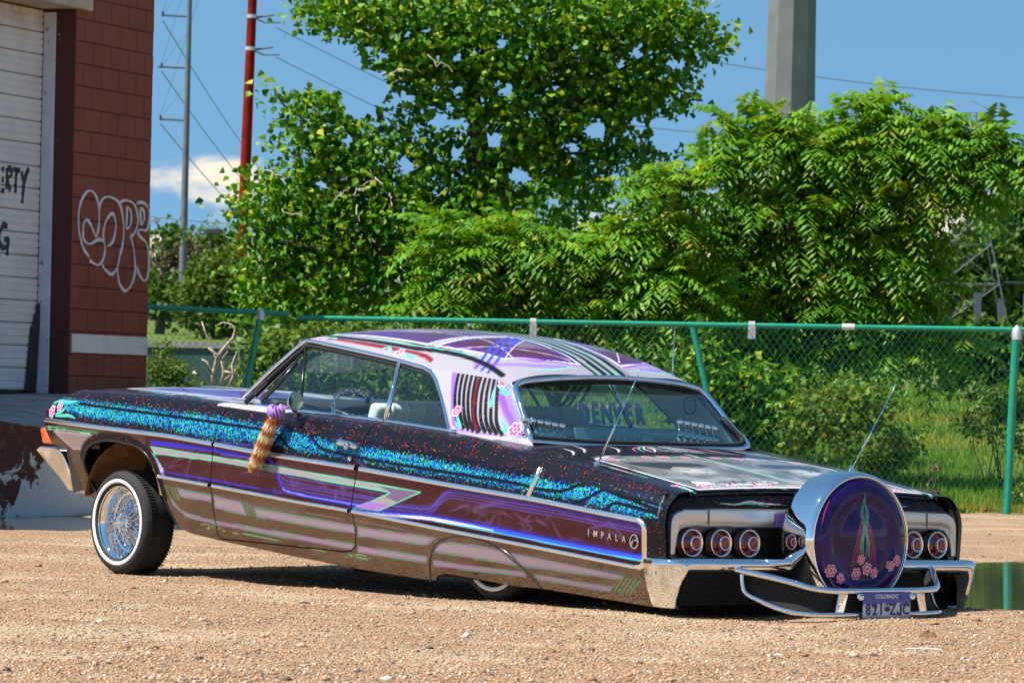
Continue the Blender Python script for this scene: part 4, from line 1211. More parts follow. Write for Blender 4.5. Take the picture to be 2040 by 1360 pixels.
# ------------------------------------------------------------------ car materials
def paint_mat(name, coat_ior=1.4):
    t = NT(name)
    base = t.attr('paint', 'Color'); fr = t.attr('flake_red'); fb = t.attr('flake_blue')
    co = t.coord('Object')
    v = t.vor(co, 125); sc = t.n('ShaderNodeSeparateColor'); t.set(sc.inputs[0], v.outputs['Color'])
    on = t.math('MULTIPLY', t.math('LESS_THAN', sc.outputs[0], t.math('MULTIPLY', fr, .19)), t.math('LESS_THAN', v.outputs['Distance'], .42))
    rc = t.ramp(sc.outputs[1], [(0, (.45, .010, .008)), (.52, (.55, .05, .01)), (.66, (.02, .03, .45)), (.84, (.45, .01, .06)), (.95, (.06, .35, .06))], 'CONSTANT')
    c = t.mix(on, base, rc)
    v2 = t.vor(co, 165); s2 = t.n('ShaderNodeSeparateColor'); t.set(s2.inputs[0], v2.outputs['Color'])
    band = t.noise(co, 7, 3, .5)
    on2 = t.math('LESS_THAN', s2.outputs[0], t.math('MULTIPLY', fb, .97))
    hue = t.math('ADD', t.math('MULTIPLY', s2.outputs[1], .8), t.mapr(band, .3, .7, 0, .2))
    bc = t.ramp(hue, [(0, (.002, .004, .03)), (.26, (.005, .025, .40)), (.44, (.006, .13, .62)), (.58, (.01, .38, .50)), (.68, (.015, .45, .16)), (.86, (.08, .50, .04)), (.96, (.60, .55, .05))], 'CONSTANT')
    c = t.mix(on2, c, bc)
    anyf = t.math('MAXIMUM', on, on2)
    # each flake lies at its own slight tilt
    nrm = t.n('ShaderNodeNewGeometry').outputs['Normal']
    tilt = t.n('ShaderNodeVectorMath', operation='SUBTRACT'); t.set(tilt.inputs[0], v2.outputs['Color']); tilt.inputs[1].default_value = (.5, .5, .5)
    scl = t.n('ShaderNodeVectorMath', operation='SCALE'); t.set(scl.inputs[0], tilt.outputs[0]); t.set(scl.inputs['Scale'], t.math('MULTIPLY', anyf, 1.1))
    add = t.n('ShaderNodeVectorMath', operation='ADD'); t.set(add.inputs[0], nrm); t.set(add.inputs[1], scl.outputs[0])
    nz = t.n('ShaderNodeVectorMath', operation='NORMALIZE'); t.set(nz.inputs[0], add.outputs[0])
    cd = t.attr('candy')
    sh = t.bsdf(c, t.mapr(cd, 0, 1, .38, .10), t.math('MAXIMUM', t.math('MULTIPLY', anyf, .12), t.math('MULTIPLY', cd, .92)), nz.outputs[0], coat=.42, coat_ior=coat_ior, coat_rough=.025, spec=.10)
    bs = sh.node; t.set(bs.inputs['Coat Normal'], nrm)
    return t.done(sh)
M_paint = paint_mat('custom_paint', 1.38)
M_chrome = simple('chrome', (.82, .84, .88), .03, 1.0)
M_trim = simple('bright_moulding', (.92, .91, .88), .20, 1.0)
M_satin = simple('satin_trim', (.60, .61, .63), .30, .9)
M_steel = simple('polished_steel', (.72, .73, .75), .12, 1.0)
M_blk = simple('gloss_black', (.006, .006, .007), .25, coat=.6)
M_matt = simple('matt_black', (.008, .008, .008), .85)
M_tyre = simple('tyre_rubber', (.014, .014, .015), .8, var=.3, scale=40, bumps=.3, bscale=120)
M_ww = simple('whitewall_rubber', (.80, .79, .76), .6, var=.06, scale=30)
M_under = simple('underbody', (.02, .018, .016), .7, var=.4, scale=8)
M_liner = simple('inner_fender', (.30, .17, .07), .35, var=.5, scale=9, bumps=.3, bscale=14)
M_seat = simple('pale_vinyl', (.62, .63, .62), .5, var=.06)
M_dseat = simple('dark_vinyl', (.030, .030, .034), .45, var=.2)
M_amber = simple('amber_lens', (.72, .10, .012), .15, coat=1.0)
M_lens = simple('red_lens', (.20, .008, .006), .12, coat=1.0)
def glass_mat(name, tint, refl=.05, ior=1.5):
    t = NT(name)
    tr = t.n('ShaderNodeBsdfTransparent'); t.set(tr.inputs['Color'], tint)
    gl = t.n('ShaderNodeBsdfGlossy'); gl.inputs['Roughness'].default_value = .01; t.set(gl.inputs['Color'], (1, 1, 1))
    lw_ = t.n('ShaderNodeLayerWeight'); lw_.inputs['Blend'].default_value = .5
    f5 = t.math('POWER', lw_.outputs['Facing'], 4.0)
    mx = t.n('ShaderNodeMixShader'); t.t.links.new(t.math('MULTIPLY_ADD', f5, .8, refl), mx.inputs[0])
    t.t.links.new(tr.outputs[0], mx.inputs[1]); t.t.links.new(gl.outputs[0], mx.inputs[2])
    return t.done(mx.outputs[0])
M_glass = glass_mat('tinted_glass', (.86, .94, .91))
M_rglass = glass_mat('rear_glass', (.55, .78, .78), .13)
t = NT('violet_candy'); co = t.coord()
nz = t.noise(co, 9, 5, .6, dist=1.2)
c = t.mix(t.mapr(nz, .40, .70), (.010, .002, .048), (.030, .007, .15))
M_candy = t.done(t.bsdf(c, .3, 0, coat=.6, coat_ior=1.45, coat_rough=.02, spec=.1))

# ------------------------------------------------------------------ car root: x = rearward, y = right, z = up
PHI = R(39.45)
CARX, CARY = -1.365, 25.89
car = empty('lowrider_car', (CARX, CARY, 0), -(math.pi / 2 - PHI))
tag(car, 'custom painted lowrider coupe in black, violet and glitter, nose raised', 'car')
UVWHITE = (.29, .275, .32)
LIL = (.33, .275, .30); LILP = (.22, .08, .30); MINT = (.10, .55, .30); BLU = (.020, .018, .62); VIO = (.07, .05, .42)
BLACK = (.0045, .0040, .0065)
# ---- body side
ARCH = [(.57,.234),(.483,.275),(.419,.394),(.393,.517),(.34,.607),(.232,.67),(.09,.692),(-.06,.70),(-.189,.681),(-.262,.64),(-.295,.58),(-.29,.49),(-.265,.44),(-.225,.395),(-.21,.1),(.62,.1)]
NOSE = [(-1,1.2),(-.44,1.2),(-.46,.965),(-.56,.925),(-.655,.885),(-.69,.843),(-.705,.796),(-.700,.75),(-.627,.67),(-.43,.652),(-.37,.425),(-.385,.39),(-.385,.2),(-1,.2)]
DOOR = [(.985,1.05),(.945,.86),(.935,.78),(.922,.701),(.897,.6),(.872,.487),(.860,.35),(.862,.235),(.885,.212),(1.95,.186),(2.01,.193),(2.052,.215),(2.077,.286),(2.075,.36),(2.064,.392),(2.10,.5),(2.137,.606),(2.160,.75),(2.170,.85),(2.175,1.05)]
SKIRT = [(2.60,-.02),(2.621,.064),(2.642,.158),(2.675,.213),(2.737,.259),(2.838,.287),(2.961,.297),(3.094,.282),(3.237,.244),(3.362,.167),(3.475,.069),(3.50,-.02)]
SKCUT = [(2.55,-.05),(2.664,.073),(2.688,.099),(2.762,.109),(2.953,.097),(3.177,.078),(3.419,.064),(3.60,.05),(3.60,-.05)]
ARCH = [tuple(p) for p in cat(ARCH[:14], 4)] + ARCH[14:]
SKIRT = [SKIRT[0]] + [tuple(p) for p in cat(SKIRT[1:-1], 4)] + [SKIRT[-1]]
def side_grid(nu, counts):
    us = np.linspace(-.715, 4.44, nu)
    Z, Wd = side_cols(us)
    kz = np.concatenate([np.linspace(i, i + 1, c, endpoint=False) for i, c in enumerate(counts)] + [[len(counts)]])
    i0 = np.minimum(kz.astype(int), len(counts) - 1); f = kz - i0
    z = Z[:, i0] * (1 - f) + Z[:, i0 + 1] * f
    w = Wd[:, i0] * (1 - f) + Wd[:, i0 + 1] * f
    # soften the corners of the section a little
    k = np.array([.25, .5, .25])
    for _ in range(3):
        w[:, 1:-1] = .25 * w[:, :-2] + .5 * w[:, 1:-1] + .25 * w[:, 2:]
    return us, kz, np.repeat(us[:, None], len(kz), 1), z, w
def constraint(P, poly, mode, inset):
    poly = np.asarray(poly, float); a = poly.min(0) - .05; b = poly.max(0) + .05
    idx = np.nonzero(((P >= a) & (P <= b)).all(1))[0]
    g = np.full(len(P), 1.0 if mode == 'in' else -1.0); q = P.copy()
    if len(idx):
        d, bp, _ = near_pl(P[idx], poly, True); ins = inside(P[idx], poly)
        s = np.where(ins, -d, d)
        g[idx] = (s if mode == 'in' else -s) + inset
        dirv = bp - P[idx]; dirv /= np.maximum(np.linalg.norm(dirv, axis=1, keepdims=True), 1e-9)
        inward = np.where((ins if mode == 'in' else ~ins)[:, None], -dirv, dirv)
        q[idx] = bp + inward * inset
    return g, q
def cut_panel(U, Z, Wd, nsh, cons, tol):
    """keep the grid cells that satisfy every outline; border vertices are moved onto the outline"""
    nu, nv = U.shape
    P = np.stack([U.ravel(), Z.ravel()], 1); G = np.full(len(P), -9.0); Q = P.copy()
    for poly, mode, inset in cons:
        g, q = constraint(P, poly, mode, inset)
        m = g > G; G[m] = g[m]; Q[m] = q[m]
    snap = (G > 0) & (G < tol)
    P2 = P.copy(); P2[snap] = Q[snap]
    j = np.tile(np.arange(nv), nu); top = j >= nsh
    P2[snap & top, 1] = P[snap & top, 1]
    w = Wd.ravel().copy()
    s2 = snap & ~top
    if s2.any(): w[s2] = side_w(P2[s2, 0], P2[s2, 1])
    keep = (G <= 0) | snap
    F = grid_faces(nu, nv); F = F[keep[F].all(1)]
    # drop cells made only of moved vertices that fold over
    F = F[~(snap[F].all(1))]
    used = np.unique(F); remap = -np.ones(len(P), int); remap[used] = np.arange(len(used))
    return P2[used], w[used], remap[F]
def paint_side(P):
    C = Canvas(P, BLACK)
    u, z = P[:, 0], P[:, 1]
    zl, zu, zs_ = f_low(u), f_up(u), f_sh(u)
    A = z >= zu; B = (z < zu) & (z >= zl) & (u > .30); Cz = (z < zl) & (u > .30); Nn = (z < zu) & (u <= .30)
    C.red[A] = .55
    C.c[B] = (.105, .034, .056); C.c[Cz] = (.185, .140, .118); C.c[Nn] = (.15, .115, .098)
    C.met[B | Cz | Nn] = 1.0
    RE = (u > 4.297) & (z > .10); C.c[RE] = BLACK; C.met[RE] = 0; C.red[RE] = .35
    # ghosted violet marbling inside the middle band
    rr = random.Random(12)
    for k in range(46):
        u0 = rr.uniform(.5, 4.1); z0 = float(f_low(u0)) + rr.uniform(.02, .18)
        C.stroke([(u0, z0), (u0 + rr.uniform(-.10, .10), z0 + rr.uniform(-.06, .06)), (u0 + rr.uniform(-.2, .2), z0 + rr.uniform(-.12, .12))], rr.uniform(.006, .022), (.14, .075, .26), a=rr.uniform(.25, .6), soft=1.6, taper=True, smooth=True)
    # upper blue flake band
    C.fill(BLUE, (.004, .015, .07), blue=.9, red=.12)
    idx = C._box(BLUE, 0); d, _, _ = near_pl(C.P[idx], BLUE, True); ins = inside(C.P[idx], BLUE)
    C.blue[idx] = np.where(ins, np.clip(d / .010, .45, 1) * .98, np.clip(1 - d / .018, 0, 1) * .32 * (C.P[idx, 1] > f_up(C.P[idx, 0])))
    for p_ in (PIN1, PIN2, PIN3, PIN4): C.stroke(p_, .017, BLACK, kill=True, smooth=True, soft=.25)
    # middle band
    C.fill(BTOP, BLU, .9, glow=(.05, .03, .20), gw=.012)
    for k, off in enumerate((.0, .028, .05, .072)):
        C.stroke([(a, b + off * .9) for a, b in TOPLINE], .009, VIO, .75 - .1 * k, smooth=True)
    for k, off in enumerate((0, .022, .040)):
        C.stroke([(a - off * .4, b + off) for a, b in SWOOSH], .020 if k == 0 else .009, BLU if k == 0 else VIO, .95 if k == 0 else .7, smooth=True)
    C.stroke(SWOOSH[2:], .006, (.25, .35, .9), .8, smooth=True)
    for k, off in enumerate((0, .020, .036, -.016)):
        C.stroke([(a - off * .25, b - off * .9) for a, b in UPSW], .014 if k == 0 else .008, VIO, .9 - .15 * k, smooth=True)
    C.stroke([(a, b - .004) for a, b in BASEL], .036, (.010, .008, .36), .8, soft=1.2, smooth=True)
    C.stroke([(a, b - .010) for a, b in BASEL], .022, (.03, .10, .95), 1, soft=.7, smooth=True)
    C.stroke([(a, b - .012) for a, b in BASEL[:4]], .013, (.80, .82, .95), 1, soft=.6, taper=True, smooth=True)
    C.stroke([(a, b - .020) for a, b in BASEL[2:]], .006, (.05, .60, .60), .9, smooth=True)
    C.stroke([(.45, .545), (.9, .512), (1.5, .462)], .010, (.03, .02, .55), .9, smooth=True)
    C.fill(SEVEN, LIL, edge=MINT, ew=.007, glow=(.30, .20, .36), gw=.012)
    C.fill([(2.28, .53), (2.64, .501), (2.45, .445), (2.36, .47), (2.40, .492)], (.13, .06, .20), .8)
    C.fill([(2.083, .405), (2.301, .402), (2.40, .43), (2.22, .445)], (.35, .12, .62), .75)
    C.stroke([SEVEN[3], SEVEN[4], SEVEN[5]], .006, MINT)
    C.fill(WEDGE, (.55, .50, .80), edge=(.25, .70, .75), ew=.006, glow=(.10, .03, .62), gw=.02)
    low = (z < zl + .040) & (z >= zl) & (u > .42); C.red[low] = .30
    dk_ = (z < zl + .026) & (z >= zl) & (u > .42); C.c[dk_] *= .45
    # lower panels
    for S_ in S1 + S2:
        C.fill(S_, LIL, .92, glow=LILP, gw=.016)
    for S_ in S1 + S2:
        n = len(S_); C.stroke(S_ + [S_[0]], .0045, (.05, .28, .10), .85)
    for h_ in HASH: C.stroke(h_, .007, (.10, .28, .12), .9)
    for q in SQUIG: C.stroke(q, .0045, (.14, .42, .18), .9, smooth=True)
    C.stroke([(1.1, .40), (2.07, .345), (2.70, .300)], .006, (.16, .12, .16), .8)
    # nose
    C.fill(NOSEW, (.24, .18, .18), .9, glow=(.36, .28, .36), gw=.02)
    for q in NOSEG: C.stroke(q, .006, MINT)
    for c_, r_, p_ in ((FLW[0], .036, .2), (FLW[1], .030, .9)): C.flower(c_, r_, ph=p_)
    for q in LEAFL: C.leaf(q)
    # bright line on the front and rear wheel lips
    C.stroke(ARCH[9:-16], .085, BLACK, kill=True)
    ia = C._box(ARCH[9:-16], .045); da, _, _ = near_pl(C.P[ia], ARCH[9:-16]); C.red[ia[da < .04]] = .3
    wf = (z > zs_ - .006) & (u > .84) & (u < 1.42); C.c[wf] = (.45, .43, .47); C.red[wf] = 0; C.met[wf] = 0
    C.stroke([(3.315,.507),(3.300,.56),(3.315,.62),(3.345,.652),(3.43,.648),(3.49,.636),(3.498,.56),(3.494,.513)], .008, (.001, .001, .001), kill=True, smooth=True)
    C.stroke([(4.37, .53), (4.385, .49), (4.385, .43)], .006, (.25, .22, .25), .6, smooth=True)
    return C
CNT = (40, 24, 24, 15, 18, 20, 5, 5, 5)
NSH = sum(CNT[:7])
us, kz, U, Z, Wd = side_grid(800, CNT)
NSH = int(np.searchsorted(kz, 6.5))
def side_part(name, cons, tol=.011):
    P, w, F = cut_panel(U, Z, Wd, NSH, cons, tol)
    V = np.stack([P[:, 0], -w, P[:, 1] + shear(-w)], 1)
    o = obj(name, V, F, M_paint, car, True)
    paint_side(P).apply(o.data)
    return o
GAP = .0035
body = side_part('body_side', [(NOSE, 'out', 0), (ARCH, 'out', 0), (DOOR, 'out', GAP), (SKIRT, 'out', GAP)])
door_p = side_part('door', [(DOOR, 'in', GAP)])
skirt = side_part('fender_skirt', [(SKIRT, 'in', GAP), (SKCUT, 'out', 0)])
# far side: same shape, coarser
us2, kz2, U2, Z2, W2 = side_grid(200, (8, 5, 5, 4, 4, 4, 2, 2, 2))
P, w, F = cut_panel(U2, Z2, W2, int(np.searchsorted(kz2, 6.5)), [(NOSE, 'out', 0), (ARCH, 'out', 0), (SKCUT, 'out', 0)], .03)
o = obj('body_side', np.stack([P[:, 0], w, P[:, 1] + shear(w)], 1), F[:, ::-1], M_paint, car, True); paint_side(P).apply(o.data)
# dark inner shell behind the gaps, both sides
for sg in (-1, 1):
    P, w, F = cut_panel(U2, Z2, W2, 99, [([(-1,1.2),(-.40,1.2),(-.42,.94),(-.62,.86),(-.66,.8),(-.58,.69),(-.40,.66),(-.34,.2),(-1,.2)], 'out', 0), (ARCH, 'out', 0.0), ([(2.62,-.1),(2.64,.10),(3.45,.075),(3.5,-.1)], 'out', 0)], .03)
    V = np.stack([P[:, 0], sg * (w - .022), P[:, 1] + shear(sg * w) - .004], 1)
    obj('inner_shell', V, F if sg < 0 else F[:, ::-1], M_matt, car, True)

# ---- hood, cowl, deck (grids across the car)
def deck_grid(u0, u1, w0, w1, nu, nv, zf):
    uu = np.linspace(u0, u1, nu); ww = np.linspace(w0, w1, nv)
    a, b = np.meshgrid(uu, ww, indexing='ij')
    return a, b, zf(a, b)
def hood_z(u, w):
    base = f_sh(np.maximum(u, -.5)) + .011
    crown = .030 * (1 - (np.abs(w) / .8) ** 2) + .010 * np.exp(-(w / .12) ** 2)
    nose = np.where(u < -.45, -.30 * (-.45 - u) ** 2 * 4, 0)
    return base + crown + nose
a, b, z = deck_grid(-.70, .98, -.79, .79, 170, 90, hood_z)
a2 = a + .18 * (np.abs(b) / .8) ** 2 * np.clip((-.2 - a) / .5, 0, 1)
V = np.stack([a2, b, z + shear(b)], -1).reshape(-1, 3)
hood = obj('hood', V, grid_faces(170, 90)[:, ::-1], M_paint, car, True)
C = Canvas(np.stack([a2.ravel(), b.ravel()], 1), BLACK); C.red[:] = .45
C.fill([(-.35, -.62), (.50, -.70), (.86, -.60), (.86, -.10), (.2, -.06), (-.4, -.25)], (.06, .035, .22), glow=(.50, .48, .56), gw=.09, edge=(.6, .6, .64), ew=.02)
C.fill([(-.35, .62), (.50, .70), (.86, .60), (.86, .10), (.2, .06), (-.4, .25)], (.06, .035, .22), glow=(.50, .48, .56), gw=.09, edge=(.6, .6, .64), ew=.02)
C.stroke([(.60, -.76), (.80, -.76), (.97, -.60), (.97, .60), (.80, .76)], .13, UVWHITE, kill=True)
for q in (-.04, 0, .04): C.stroke([(-.6, q), (.97, q)], .018, (.62, .62, .64), kill=True)
C.flower((.25, -.73), .05); C.flower((.36, -.71), .04); C.stroke([(-.1, -.72), (.5, -.745)], .02, (.08, .55, .42), kill=True)
C.apply(hood.data)
# dashed white flare at the windshield base
deckcons = [(3.50, -.69), (3.535, -.712), (3.60, -.718), (4.42, -.735), (4.423, .735), (3.60, .718), (3.535, .712), (3.50, .69), (3.485, 0)]
def deck_part(name, cons):
    uu = np.linspace(2.98, 4.435, 235); ww = np.linspace(-.802, .802, 250)
    A_, B_ = np.meshgrid(uu, ww, indexing='ij')
    P = np.stack([A_.ravel(), B_.ravel()], 1); G = np.full(len(P), -9.0); Q = P.copy()
    for poly, mode, inset in cons:
        g_, q_ = constraint(P, poly, mode, inset); m_ = g_ > G; G[m_] = g_[m_]; Q[m_] = q_[m_]
    sn = (G > 0) & (G < .010); P2 = P.copy(); P2[sn] = Q[sn]; keep = (G <= 0) | sn
    F = grid_faces(235, 250); F = F[keep[F].all(1)]; F = F[~sn[F].all(1)]
    used = np.unique(F); rm = -np.ones(len(P), int); rm[used] = np.arange(len(used)); F = rm[F]; P2 = P2[used]
    zz = deck_z(P2[:, 0], P2[:, 1])
    # the lid rises a touch along its edges and drops at its lip
    zz = zz - .02 * np.clip((P2[:, 0] - 4.39) / .045, 0, 1) ** 2
    o = obj(name, np.stack([P2[:, 0], P2[:, 1], zz + shear(P2[:, 1])], 1), F[:, ::-1], M_paint, car, True)
    C = Canvas(P2, BLACK); C.red[:] = .42
    return o, C
win_hole = [(2.9, -.69), (3.15, -.69), (3.17, 0), (3.15, .69), (2.9, .69)]
dkp, C = deck_part('rear_deck_panel', [(deckcons, 'out', .004), (win_hole, 'out', 0)])
for s in (-1, 1):
    for k, (u0, w0) in enumerate(((3.24, .50), (3.26, .30), (3.25, .06), (3.3, .62))):
        C.stroke([(u0, s * w0), (u0 + .10, s * (w0 + .02)), (u0 + .20, s * (w0 + .10))], .012, (.75, .72, .78), taper=True, smooth=True, kill=True)
    for k in range(6):
        C.stroke([(3.25, s * (.02 + .01 * k)), (3.34, s * (.03 + .035 * k)), (3.45, s * (.02 + .05 * k))], .010, [(.75, .75, .78), (.10, .62, .48), (.70, .10, .30)][k % 3], taper=True, smooth=True, kill=True)
    C.stroke([(3.7, s * .77), (3.85, s * .765), (4.02, s * .77)], .012, (.70, .10, .30), taper=True, kill=True); C.stroke([(3.66, s * .765), (3.9, s * .775), (4.1, s * .77)], .008, (.10, .6, .45), taper=True, kill=True)
    C.leaf([(4.30, s * .76), (4.36, s * .775), (4.43, s * .76)]); C.stroke([(4.28, s * .745), (4.37, s * .76), (4.43, s * .79)], .008, (.8, .8, .84), taper=True, smooth=True, kill=True)
    C.flower((4.30, s * .772), .026)
C.apply(dkp.data)
trunk, C = deck_part('trunk_lid', [(deckcons, 'in', .004)])
# airbrushed grey panels left and right of the middle line, flowers along the edges
for s in (-1, 1):
    C.fill([(3.56, s * .05), (3.56, s * .55), (3.62, s * .665), (4.0, s * .69), (4.385, s * .70), (4.385, s * .02), (3.9, s * .02)], (.145, .142, .138), red=0)
    pn = random.Random(20 + s)
    for k in range(60):
        u0, w0 = pn.uniform(3.62, 4.33), pn.uniform(.08, .62)
        g_ = pn.choice((.01, .02, .05, .34, .40, .12))
        C.stroke([(u0, s * w0), (u0 + pn.uniform(-.12, .12), s * (w0 + pn.uniform(-.1, .1))), (u0 + pn.uniform(-.2, .2), s * (w0 + pn.uniform(-.2, .2)))], pn.uniform(.03, .10), (g_, g_, g_ * .98), a=pn.uniform(.2, .6), soft=1.8, taper=True, smooth=True)
    # dark swept hair shape, pale brow and cheek
    C.fill(cat([(3.70, s * .62), (3.72, s * .40), (3.76, s * .20), (3.86, s * .14), (3.92, s * .24), (3.90, s * .36), (3.96, s * .46), (3.88, s * .58), (3.78, s * .64), (3.70, s * .62)], 5), (.020, .022, .032), .95, glow=(.20, .20, .22), gw=.05)
    C.fill(cat([(3.86, s * .40), (3.93, s * .28), (4.03, s * .26), (4.08, s * .38), (4.02, s * .48), (3.93, s * .48), (3.86, s * .40)], 5), (.46, .45, .43), .85, glow=(.16, .155, .15), gw=.06)
    for q in ([(3.92, s * .44), (3.95, s * .40), (3.94, s * .36)], [(3.96, s * .33), (3.99, s * .31), (3.97, s * .28)], [(4.02, s * .41), (4.05, s * .37), (4.03, s * .33)], [(4.0, s * .46), (4.10, s * .50), (4.2, s * .44)], [(4.08, s * .32), (4.16, s * .26), (4.24, s * .28)]):
        C.stroke(q, .020, (.06, .06, .06), .85, soft=1.1, taper=True, smooth=True)
    C.fill(cat([(4.20, s * .60), (4.26, s * .40), (4.22, s * .14), (4.30, s * .12), (4.34, s * .36), (4.29, s * .62), (4.20, s * .60)], 5), (.55, .54, .52), .95, edge=(.05, .05, .05), ew=.008)
    C.stroke([(3.56, s * .55), (3.60, s * .64), (3.66, s * .69), (4.0, s * .705), (4.39, s * .715)], .016, (.78, .78, .80), smooth=True)
    for k, (u0, w0) in enumerate(((3.60, .34), (3.60, .24), (3.64, .60), (4.35, .55), (4.36, .47), (4.34, .30), (4.355, .22), (4.36, .08), (4.33, .62), (3.60, .10))):
        C.flower((u0, s * w0), .030 + .006 * (k % 3), ph=k)
        C.leaf([(u0, s * w0 + .03), (u0 + .01, s * w0 + .06), (u0 - .005, s * w0 + .10)])
C.stroke([(3.50, 0), (4.40, 0)], .030, (.004, .02, .015)); C.stroke([(3.50, -.012), (4.40, -.012)], .008, (.75, .78, .76)); C.stroke([(3.50, .012), (4.40, .012)], .008, (.10, .55, .38))
C.stroke([(4.392, -.72), (4.392, .72)], .014, (.80, .80, .82), kill=True)
C.red[P2[:, 0] if False else (C.P[:, 0] > 3.56) & (C.P[:, 0] < 4.385)] *= 0.0
C.apply(trunk.data)
# scripted lettering on the banner
def text_mesh(txt, size, shearx=0.0, extrude=0.0, spacing=1.0, bold=0.0):
    cu = bpy.data.curves.new('lettering', 'FONT'); cu.body = txt; cu.size = size; cu.shear = shearx; cu.extrude = extrude
    cu.align_x = 'CENTER'; cu.align_y = 'CENTER'; cu.space_character = spacing; cu.offset = bold; cu.resolution_u = 3
    o = bpy.data.objects.new('tmp', cu); COL.objects.link(o)
    bpy.context.view_layer.update()
    me = bpy.data.meshes.new_from_object(o.evaluated_get(bpy.context.evaluated_depsgraph_get()))
    bpy.data.objects.remove(o); bpy.data.curves.remove(cu)
    return me
def place_text(name, txt, size, mat, parent, fn, sub=True, **k):
    me = text_mesh(txt, size, **k)
    bm = bmesh.new(); bm.from_mesh(me)
    if sub: bmesh.ops.subdivide_edges(bm, edges=[e for e in bm.edges if e.calc_length() > size * .25], cuts=2)
    bm.to_mesh(me); bm.free()
    V = np.empty(len(me.vertices) * 3, np.float32); me.vertices.foreach_get('co', V); V = V.reshape(-1, 3)
    Q = np.array([fn(*v) for v in V], np.float32); me.vertices.foreach_set('co', Q.ravel()); me.update(); me.materials.clear()
    return pobj(name, me, mat, parent)
M_ink = simple('script_ink', (.02, .02, .022), .4)
place_text('script_lettering', 'Impalatyme', .115, M_ink, trunk, lambda x, y, z: (4.265 - y + .06 * (x / .3) ** 2 * .5, x * .72 - .35, float(deck_z(4.265 - y, x * .72 - .35) + shear(x * .72 - .35)) + .003), shearx=.35)

# ---- roof
nu, nv = 210, 170
A_ = np.linspace(0, 1, nu); B_ = np.linspace(-1, 1, nv)
aa, bb = np.meshgrid(A_, B_, indexing='ij')
uf = 1.13 + .07 * np.abs(bb) ** 2.2; ur = 2.958 - .058 * np.abs(bb) ** 2
Ur = uf + (ur - uf) * aa; Wr = bb * f_we(Ur)
Zr = roof_z(Ur, Wr) - .012 * np.clip((.03 - aa) / .03, 0, 1) ** 2
roof = obj('roof', np.stack([Ur, Wr, Zr + shear(Wr)], -1).reshape(-1, 3), grid_faces(nu, nv)[:, ::-1], M_paint, car, True)
P2 = np.stack([Ur.ravel(), Wr.ravel()], 1); C = Canvas(P2, UVWHITE)
for s in (-1, 1):
    # candy panels with violet fades
    p1 = [(1.28, s * .13), (2.30, s * .13), (2.12, s * .53), (1.36, s * .53)]
    p2 = [(2.34, s * .13), (2.84, s * .13), (2.79, s * .32), (2.66, s * .48), (2.20, s * .53)]
    C.fill(p1, (.070, .024, .030), glow=(.06, .025, .17), gw=.16, edge=(.62, .58, .72), ew=.016)
    C.fill(p2, (.070, .010, .018), glow=(.06, .02, .20), gw=.09, edge=(.62, .58, .72), ew=.016)
    C.fill([(1.5, s * .16), (2.1, s * .16), (1.9, s * .40), (1.5, s * .44)], (.22, .19, .20), .7, glow=(.08, .04, .16), gw=.1)
    C.fill([(2.45, s * .16), (2.62, s * .16), (2.58, s * .30), (2.42, s * .32)], (.22, .17, .20), .6, glow=(.08, .04, .16), gw=.06)
    C.stroke([(1.30, s * .34), (1.9, s * .30), (2.26, s * .20)], .008, (.5, .47, .56)); C.stroke([(1.36, s * .52), (1.8, s * .36), (2.3, s * .33), (2.7, s * .44)], .007, (.45, .40, .55), smooth=True); C.stroke([(1.6, s * .14), (1.75, s * .50)], .014, (.04, .04, .40), .9)
    C.stroke([(1.40, s * .535), (2.1, s * .545), (2.4, s * .525)], .010, (.03, .008, .012)); C.stroke([(2.34, s * .52), (2.80, s * .16)], .008, (.5, .48, .58)); C.stroke([(2.42, s * .14), (2.66, s * .46)], .006, (.5, .48, .58))
    for k in range(3): C.stroke([(2.30 + .05 * k, s * .14), (2.55 + .05 * k, s * .50), (2.60 + .05 * k, s * .60)], .020, (.03, .05, .55), .95, smooth=True)
    for k in range(7): C.stroke([(2.70 + .016 * k, s * (.44 - .012 * k)), (2.80, s * .30), (2.86, s * .14)], .012, (.26, .08, .62), .75, soft=1.2, smooth=True)
    C.stroke([(2.58, s * .58), (2.72, s * .52), (2.83, s * .40), (2.87, s * .25)], .030, (.22, .06, .60), .7, soft=1.5, smooth=True)
    C.stroke([(1.24, s * .46), (1.40, s * .565), (2.0, s * .580), (2.35, s * .555), (2.62, s * .56), (2.80, s * .59)], .030, BLACK, smooth=True)
    C.stroke([(1.40, s * .60), (1.8, s * .612), (2.15, s * .607), (2.28, s * .625)], .022, (.20, .008, .012), smooth=True)
    C.stroke([(1.30, s * .545), (2.0, s * .555), (2.5, s * .53)], .006, (.08, .5, .35), smooth=True)
    C.stroke([(2.84, s * .50), (2.885, s * .36), (2.875, s * .22), (2.90, s * .15)], .010, (.10, .62, .45), taper=True, smooth=True)
    for (c_, r_) in (((1.27, s * .60), .035), ((1.34, s * .615), .032), ((2.02, s * .622), .028)): C.flower(c_, r_)
    C.leaf([(1.38, s * .60), (1.42, s * .59), (1.47, s * .60)]); C.leaf([(1.95, s * .622), (1.91, s * .61), (1.88, s * .62)]); C.leaf([(2.06, s * .62), (2.12, s * .635), (2.18, s * .63)])
C.red[(np.abs(P2[:, 1]) > .59) & (np.abs(P2[:, 1]) < .62) & (P2[:, 0] > 1.4) & (P2[:, 0] < 2.28)] = .8
for k, (w0, w1, cc) in enumerate(((-.125, -.100, BLACK), (-.092, -.078, (.10, .40, .20)), (-.070, -.036, BLACK), (-.018, .012, (.01, .02, .012)), (.022, .040, (.12, .42, .22)), (.050, .088, BLACK), (.10, .112, (.10, .06, .14)))):
    C.fill([(1.2, w0), (2.97, w0), (2.97, w1), (1.2, w1)], cc)
